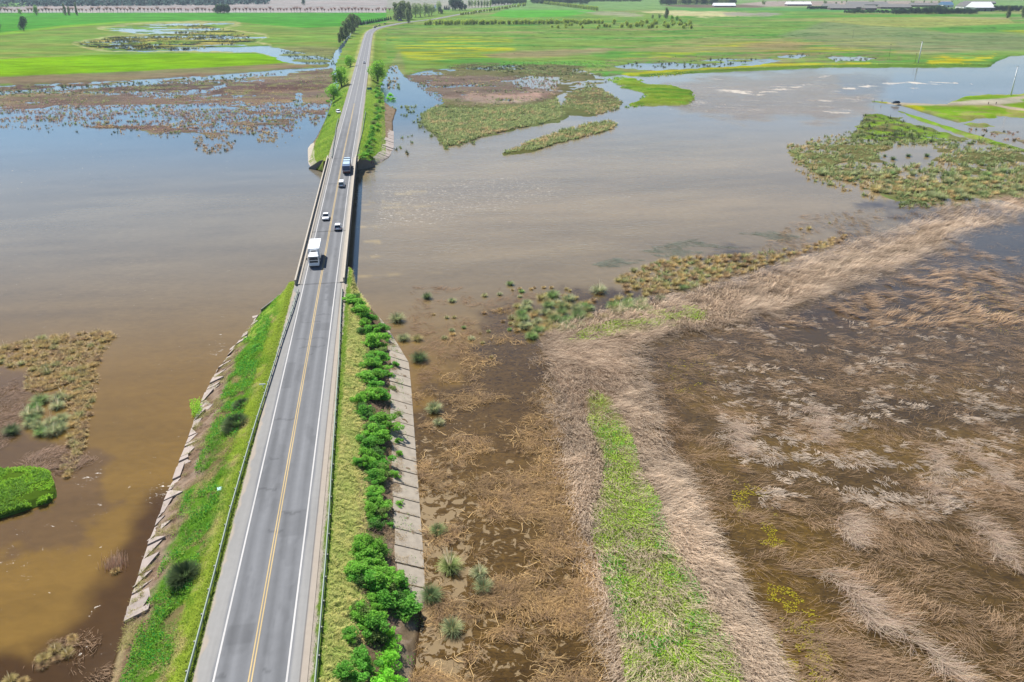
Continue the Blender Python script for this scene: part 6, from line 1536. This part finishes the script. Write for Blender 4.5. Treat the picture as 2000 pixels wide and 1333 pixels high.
def box_truck():
    o = empty('box_truck'); tag(o, 'white refrigerated box truck coming toward the camera in the left lane of the bridge', 'truck')
    w = 1.3
    MB().box(-w, w, -6.6, 1.3, 1.12, 3.85).build('cargo_box', M_CARW, o, bevel=.04)
    MB().box(-.5, .5, -6.5, 3.4, .7, 1.1).build('chassis', M_PLAST, o)
    cu_ = MB().box(-.8, .8, 1.302, 1.72, 2.95, 3.6).build('cooling_unit', M_CARW, o, bevel=.05)
    MB().box(-.55, .55, 1.722, 1.74, 3.05, 3.5).build('grille', M_PLAST, cu_)
    cab = MB().loft([[(x * f, y, z) for x, z in ((-1.18, .62), (1.18, .62), (1.2, 1.6), (1.1, zt), (-1.1, zt), (-1.2, 1.6))] for y, f, zt in ((1.9, 1, 2.72), (3.3, 1, 2.74), (3.62, .985, 2.66))])
    cb = cab.build('cab', M_CARW, o, bevel=.03)
    m = MB(); m.add([(-1.02, 3.635, 1.75), (1.02, 3.635, 1.75), (.96, 3.60 + .035, 2.48), (-.96, 3.60 + .035, 2.48), (-1.02, 3.60, 1.75), (1.02, 3.60, 1.75), (.96, 3.58, 2.48), (-.96, 3.58, 2.48)], [(0, 1, 2, 3), (4, 7, 6, 5), (0, 4, 5, 1), (2, 6, 7, 3), (0, 3, 7, 4), (1, 5, 6, 2)])
    m.build('windscreen', M_GLASS, cb)
    for sx in (-1, 1):
        MB().box(*sorted((sx * 1.185, sx * 1.215)), 2.35, 3.3, 1.72, 2.4).build('side_window', M_GLASS, cb)
        MB().box(sx * .85 - .2, sx * .85 + .2, 3.622, 3.68, .86, 1.08).build('headlight', M_LAMP, o)
        mm = MB().tube((sx * 1.15, 3.4, 2.2), (sx * 1.5, 3.55, 2.2), .025).box(sx * 1.5 - .1, sx * 1.5 + .1, 3.5, 3.58, 1.75, 2.3); mm.build('mirror', M_PLAST, o)
        wheel(o, sx * 1.02, 2.75, .48, .28); wheel(o, sx * .98, -3.9, .48, .5); 
        MB().box(*sorted((sx * 1.2, sx * 1.26)), -2.8, 1.2, .5, 1.05).build('side_guard', M_RIM, o)
    MB().box(-.95, .95, 3.625, 3.66, 1.15, 1.6).build('grille', M_PLAST, o)
    MB().box(-1.18, 1.18, 3.625, 3.8, .42, .82).build('bumper', M_CARW, o, bevel=.03)
    MB().loft([[(-1, 2.0, 2.745), (1, 2.0, 2.745), (.95, 2.0, 3.25), (-.95, 2.0, 3.25)], [(-1, 3.0, 2.745), (1, 3.0, 2.745), (.9, 2.9, 2.8), (-.9, 2.9, 2.8)]]).build('roof_deflector', M_CARW, o)
    return o
park(box_truck(), 616, 513, away=False)
def blue_truck():
    o = empty('articulated_truck'); tag(o, 'long blue truck with pale blue tops driving away at the far end of the bridge', 'truck')
    MB().box(-.5, .5, -7, 7.4, .75, 1.15).build('chassis', M_PLAST, o)
    cb = MB().loft([[(x, y, z) for x, z in ((-1.22, .7), (1.22, .7), (1.22, 1.9), (1.1, zt), (-1.1, zt), (-1.22, 1.9))] for y, zt in ((5.5, 2.95), (7.2, 2.95), (7.6, 2.7))]).build('cab', M_BLUE, o)
    MB().box(-1.0, 1.0, 5.6, 7.1, 2.952, 3.05).build('roof', M_LBLUE, cb); MB().box(-1, 1, 7.61, 7.64, 1.8, 2.5).build('windscreen', M_GLASS, cb)
    for nm, a, b, c0, c1 in (('front_body', 1.4, 4.6, 1.3, 4.1), ('rear_body', -7.2, .4, -4.6, .2)):
        q = MB().box(-1.28, 1.28, a, b, 1.16, 2.95).build(nm, M_BLUE, o, bevel=.03)
        MB().box(-1.1, 1.1, c0, c1, 2.952, 3.06).build('cover', M_LBLUE, q)
    MB().box(-1.28, 1.28, -7.32, -7.21, 1.2, 1.32).build('bumper', M_CARW, o); MB().box(-1.2, 1.2, -7.30, -7.21, .6, 1.1).build('mudflap', M_MAROON, o)
    for sx in (-1, 1):
        for y in (6.6, 2.1, 3.3, -4.2, -5.4): wheel(o, sx * 1.0, y, .5, .45)
        MB().box(sx * .95 - .15, sx * .95 + .15, -7.26, -7.205, 1.34, 1.5).build('tail_light', M_RED, o)
    return o
t = park(blue_truck(), 677, 341.5); 
_d = 7.3; t.location = (t.location[0] + RD[0] * _d, t.location[1] + RD[1] * _d, t.location[2])
for o_, d_ in ():
    pass

# ------------------------------------------------------------------ small things
o = empty('road_sign', tuple(unp(722, 180, 3.8)), YAW); tag(o, 'teal backed rectangular road sign on the right verge beyond the bridge', 'road sign')
for x in (-.9, .9): MB().tube((x, 0, -.5), (x, 0, 2.6), .06).build('post', M_STEELD, o)
MB().box(-1.4, 1.4, -.1, -.06, 1.3, 2.6).build('sign_panel', M_TEAL, o)
o = empty('utility_cabinet', tuple(unp(433, 963, 3.1)), YAW + .25); tag(o, 'small teal cabinet standing in the grass on the left embankment', 'cabinet')
MB().box(-.42, .42, -.35, .35, -.4, .62).build('body', M_TEAL, o, bevel=.03); MB().box(-.48, .48, -.41, .41, .622, .72).build('lid', plain('pale_teal', A(110, 200, 205), .5), o, bevel=.02)
o = empty('marker_post', tuple(unp(517, 762, 4.35)), YAW); tag(o, 'small bent white marker post leaning over the left guardrail', 'marker post')
MB().tube((0, 0, -.3), (-.25, .05, 1.1), .06).build('post', M_CARW, o); MB().box(-.75, .25, -.03, .03, .95, 1.15).build('marker_plate', M_CARW, o)
o = empty('roadside_marker', tuple(unp(682, 74, 1.8)), YAW); tag(o, 'white board standing on the left verge before the eucalyptus row', 'sign')
for x in (-1, 1): MB().tube((x, 0, -.4), (x, 0, 1.5), .06).build('post', M_STEELD, o)
MB().box(-1.4, 1.4, -.08, -.03, .7, 1.9).build('sign_panel', M_CARW, o)
# paired tree at the far orchard edge: field posts on the right track
M_SKIN = plain('skin', (.42, .26, .18), .7); M_CLOTHD = plain('dark_cloth', (.035, .035, .045), .9); M_JEAN = plain('denim_cloth', (.05, .07, .12), .9); M_SHIRT = plain('red_cloth', (.3, .04, .03), .9); M_HAIR = plain('dark_hair', (.02, .015, .012), .8)
def skin_obj(name, verts, edges, rad, mat, par=None, root=0):
    me = bpy.data.meshes.new(name); me.from_pydata(verts, edges, []); me.materials.append(mat)
    ob = link(name, me, par)
    lay = me.skin_vertices if me.skin_vertices else None
    if lay is None or len(lay) == 0:
        bpy.context.view_layer.objects.active = ob
    md = ob.modifiers.new('skin', 'SKIN')
    if not me.skin_vertices:
        import bmesh
        bm = bmesh.new(); bm.from_mesh(me); bm.verts.layers.skin.verify(); bm.to_mesh(me); bm.free()
    for i, v in enumerate(me.skin_vertices[0].data): v.radius = rad[i]; v.use_root = (i == root)
    ob.modifiers.new('sub', 'SUBSURF').levels = 1; ob.modifiers[-1].render_levels = 1
    return ob
def person(pos, yaw, label, shirt, trousers, arm=0.0):
    V_ = [(0, 0, .95), (0, 0, 1.15), (0, 0, 1.4), (0, 0, 1.5), (0, .02, 1.58), (0, .03, 1.70), (-.10, 0, .9), (-.13, .03, .5), (-.14, -.02, .08), (-.14, .12, .04), (.10, 0, .9), (.13, .05, .5), (.15, 0, .08), (.15, .14, .04),
          (-.19, 0, 1.42), (-.26, -.02, 1.15), (-.25, .1 + arm, .92), (-.25, .15 + arm, .84), (.19, 0, 1.42), (.26, -.02, 1.15), (.25, .12, .92), (.25, .16, .84)]
    E_ = [(0, 1), (1, 2), (2, 3), (3, 4), (4, 5), (0, 6), (6, 7), (7, 8), (8, 9), (0, 10), (10, 11), (11, 12), (12, 13), (2, 14), (14, 15), (15, 16), (16, 17), (2, 18), (18, 19), (19, 20), (20, 21)]
    Rr = [(.14, .11), (.13, .10), (.15, .10), (.06, .06), (.085, .09), (.08, .09), (.09, .09), (.06, .06), (.045, .05), (.04, .04), (.09, .09), (.06, .06), (.045, .05), (.04, .04), (.06, .06), (.045, .045), (.035, .035), (.035, .025), (.06, .06), (.045, .045), (.035, .035), (.035, .025)]
    b = skin_obj('person', V_, E_, Rr, M_SKIN); b.location = pos; b.rotation_euler = (0, 0, yaw); tag(b, label, 'person')
    f = 1.22
    sh = [0, 1, 2, 14, 15, 18, 19]; mp = {k: i for i, k in enumerate(sh)}
    skin_obj('shirt', [V_[i] for i in sh], [(mp[a], mp[c]) for a, c in E_ if a in mp and c in mp], [tuple(x * f for x in Rr[i]) for i in sh], shirt, b)
    tr = [0, 6, 7, 8, 10, 11, 12]; mp = {k: i for i, k in enumerate(tr)}
    skin_obj('trousers', [V_[i] for i in tr], [(mp[a], mp[c]) for a, c in E_ if a in mp and c in mp], [tuple(x * f for x in Rr[i]) for i in tr], trousers, b)
    skin_obj('hair', [(0, 0, 1.70), (0, -.01, 1.77)], [(0, 1)], [(.09, .10), (.07, .08)], M_HAIR, b)
    return b
person(tuple(unp(725.5, 322, 2.0)), .4, 'left one of two people in dark clothes on the right abutment beyond the bridge', M_CLOTHD, M_CLOTHD)
person(tuple(unp(729.8, 323, 2.0)), -.5, 'right one of two people in dark clothes on the right abutment beyond the bridge', M_CLOTHD, M_JEAN, .1)
person(tuple(unp(1707, 202, .7)), 1, 'person standing at the tip of the far right bank', M_CLOTHD, M_JEAN)
person(tuple(unp(1722, 201, .7)), 2, 'person between the bank tip and the dark car', M_JEAN, M_CLOTHD)
person(tuple(unp(1930, 205, .75)), 0, 'person in red walking on the dirt track at right', M_SHIRT, M_CLOTHD)
person(tuple(unp(1945, 205, .75)), 0, 'person in dark clothes on the dirt track right of the one in red', M_CLOTHD, M_CLOTHD)

# ------------------------------------------------------------------ haze
m = MB().box(-9000, 9000, -300, 9000, -2, 130)
hz, nt, b = newmat('haze'); nt.nodes.remove(b)
pv = nt.nodes.new('ShaderNodeVolumePrincipled'); pv.inputs['Color'].default_value = (.62, .74, .92, 1); pv.inputs['Density'].default_value = 0.00005; pv.inputs['Anisotropy'].default_value = .2
nt.links.new(pv.outputs[0], nt.nodes['Material Output'].inputs['Volume'])
tag(m.build('haze', hz), kind='stuff')
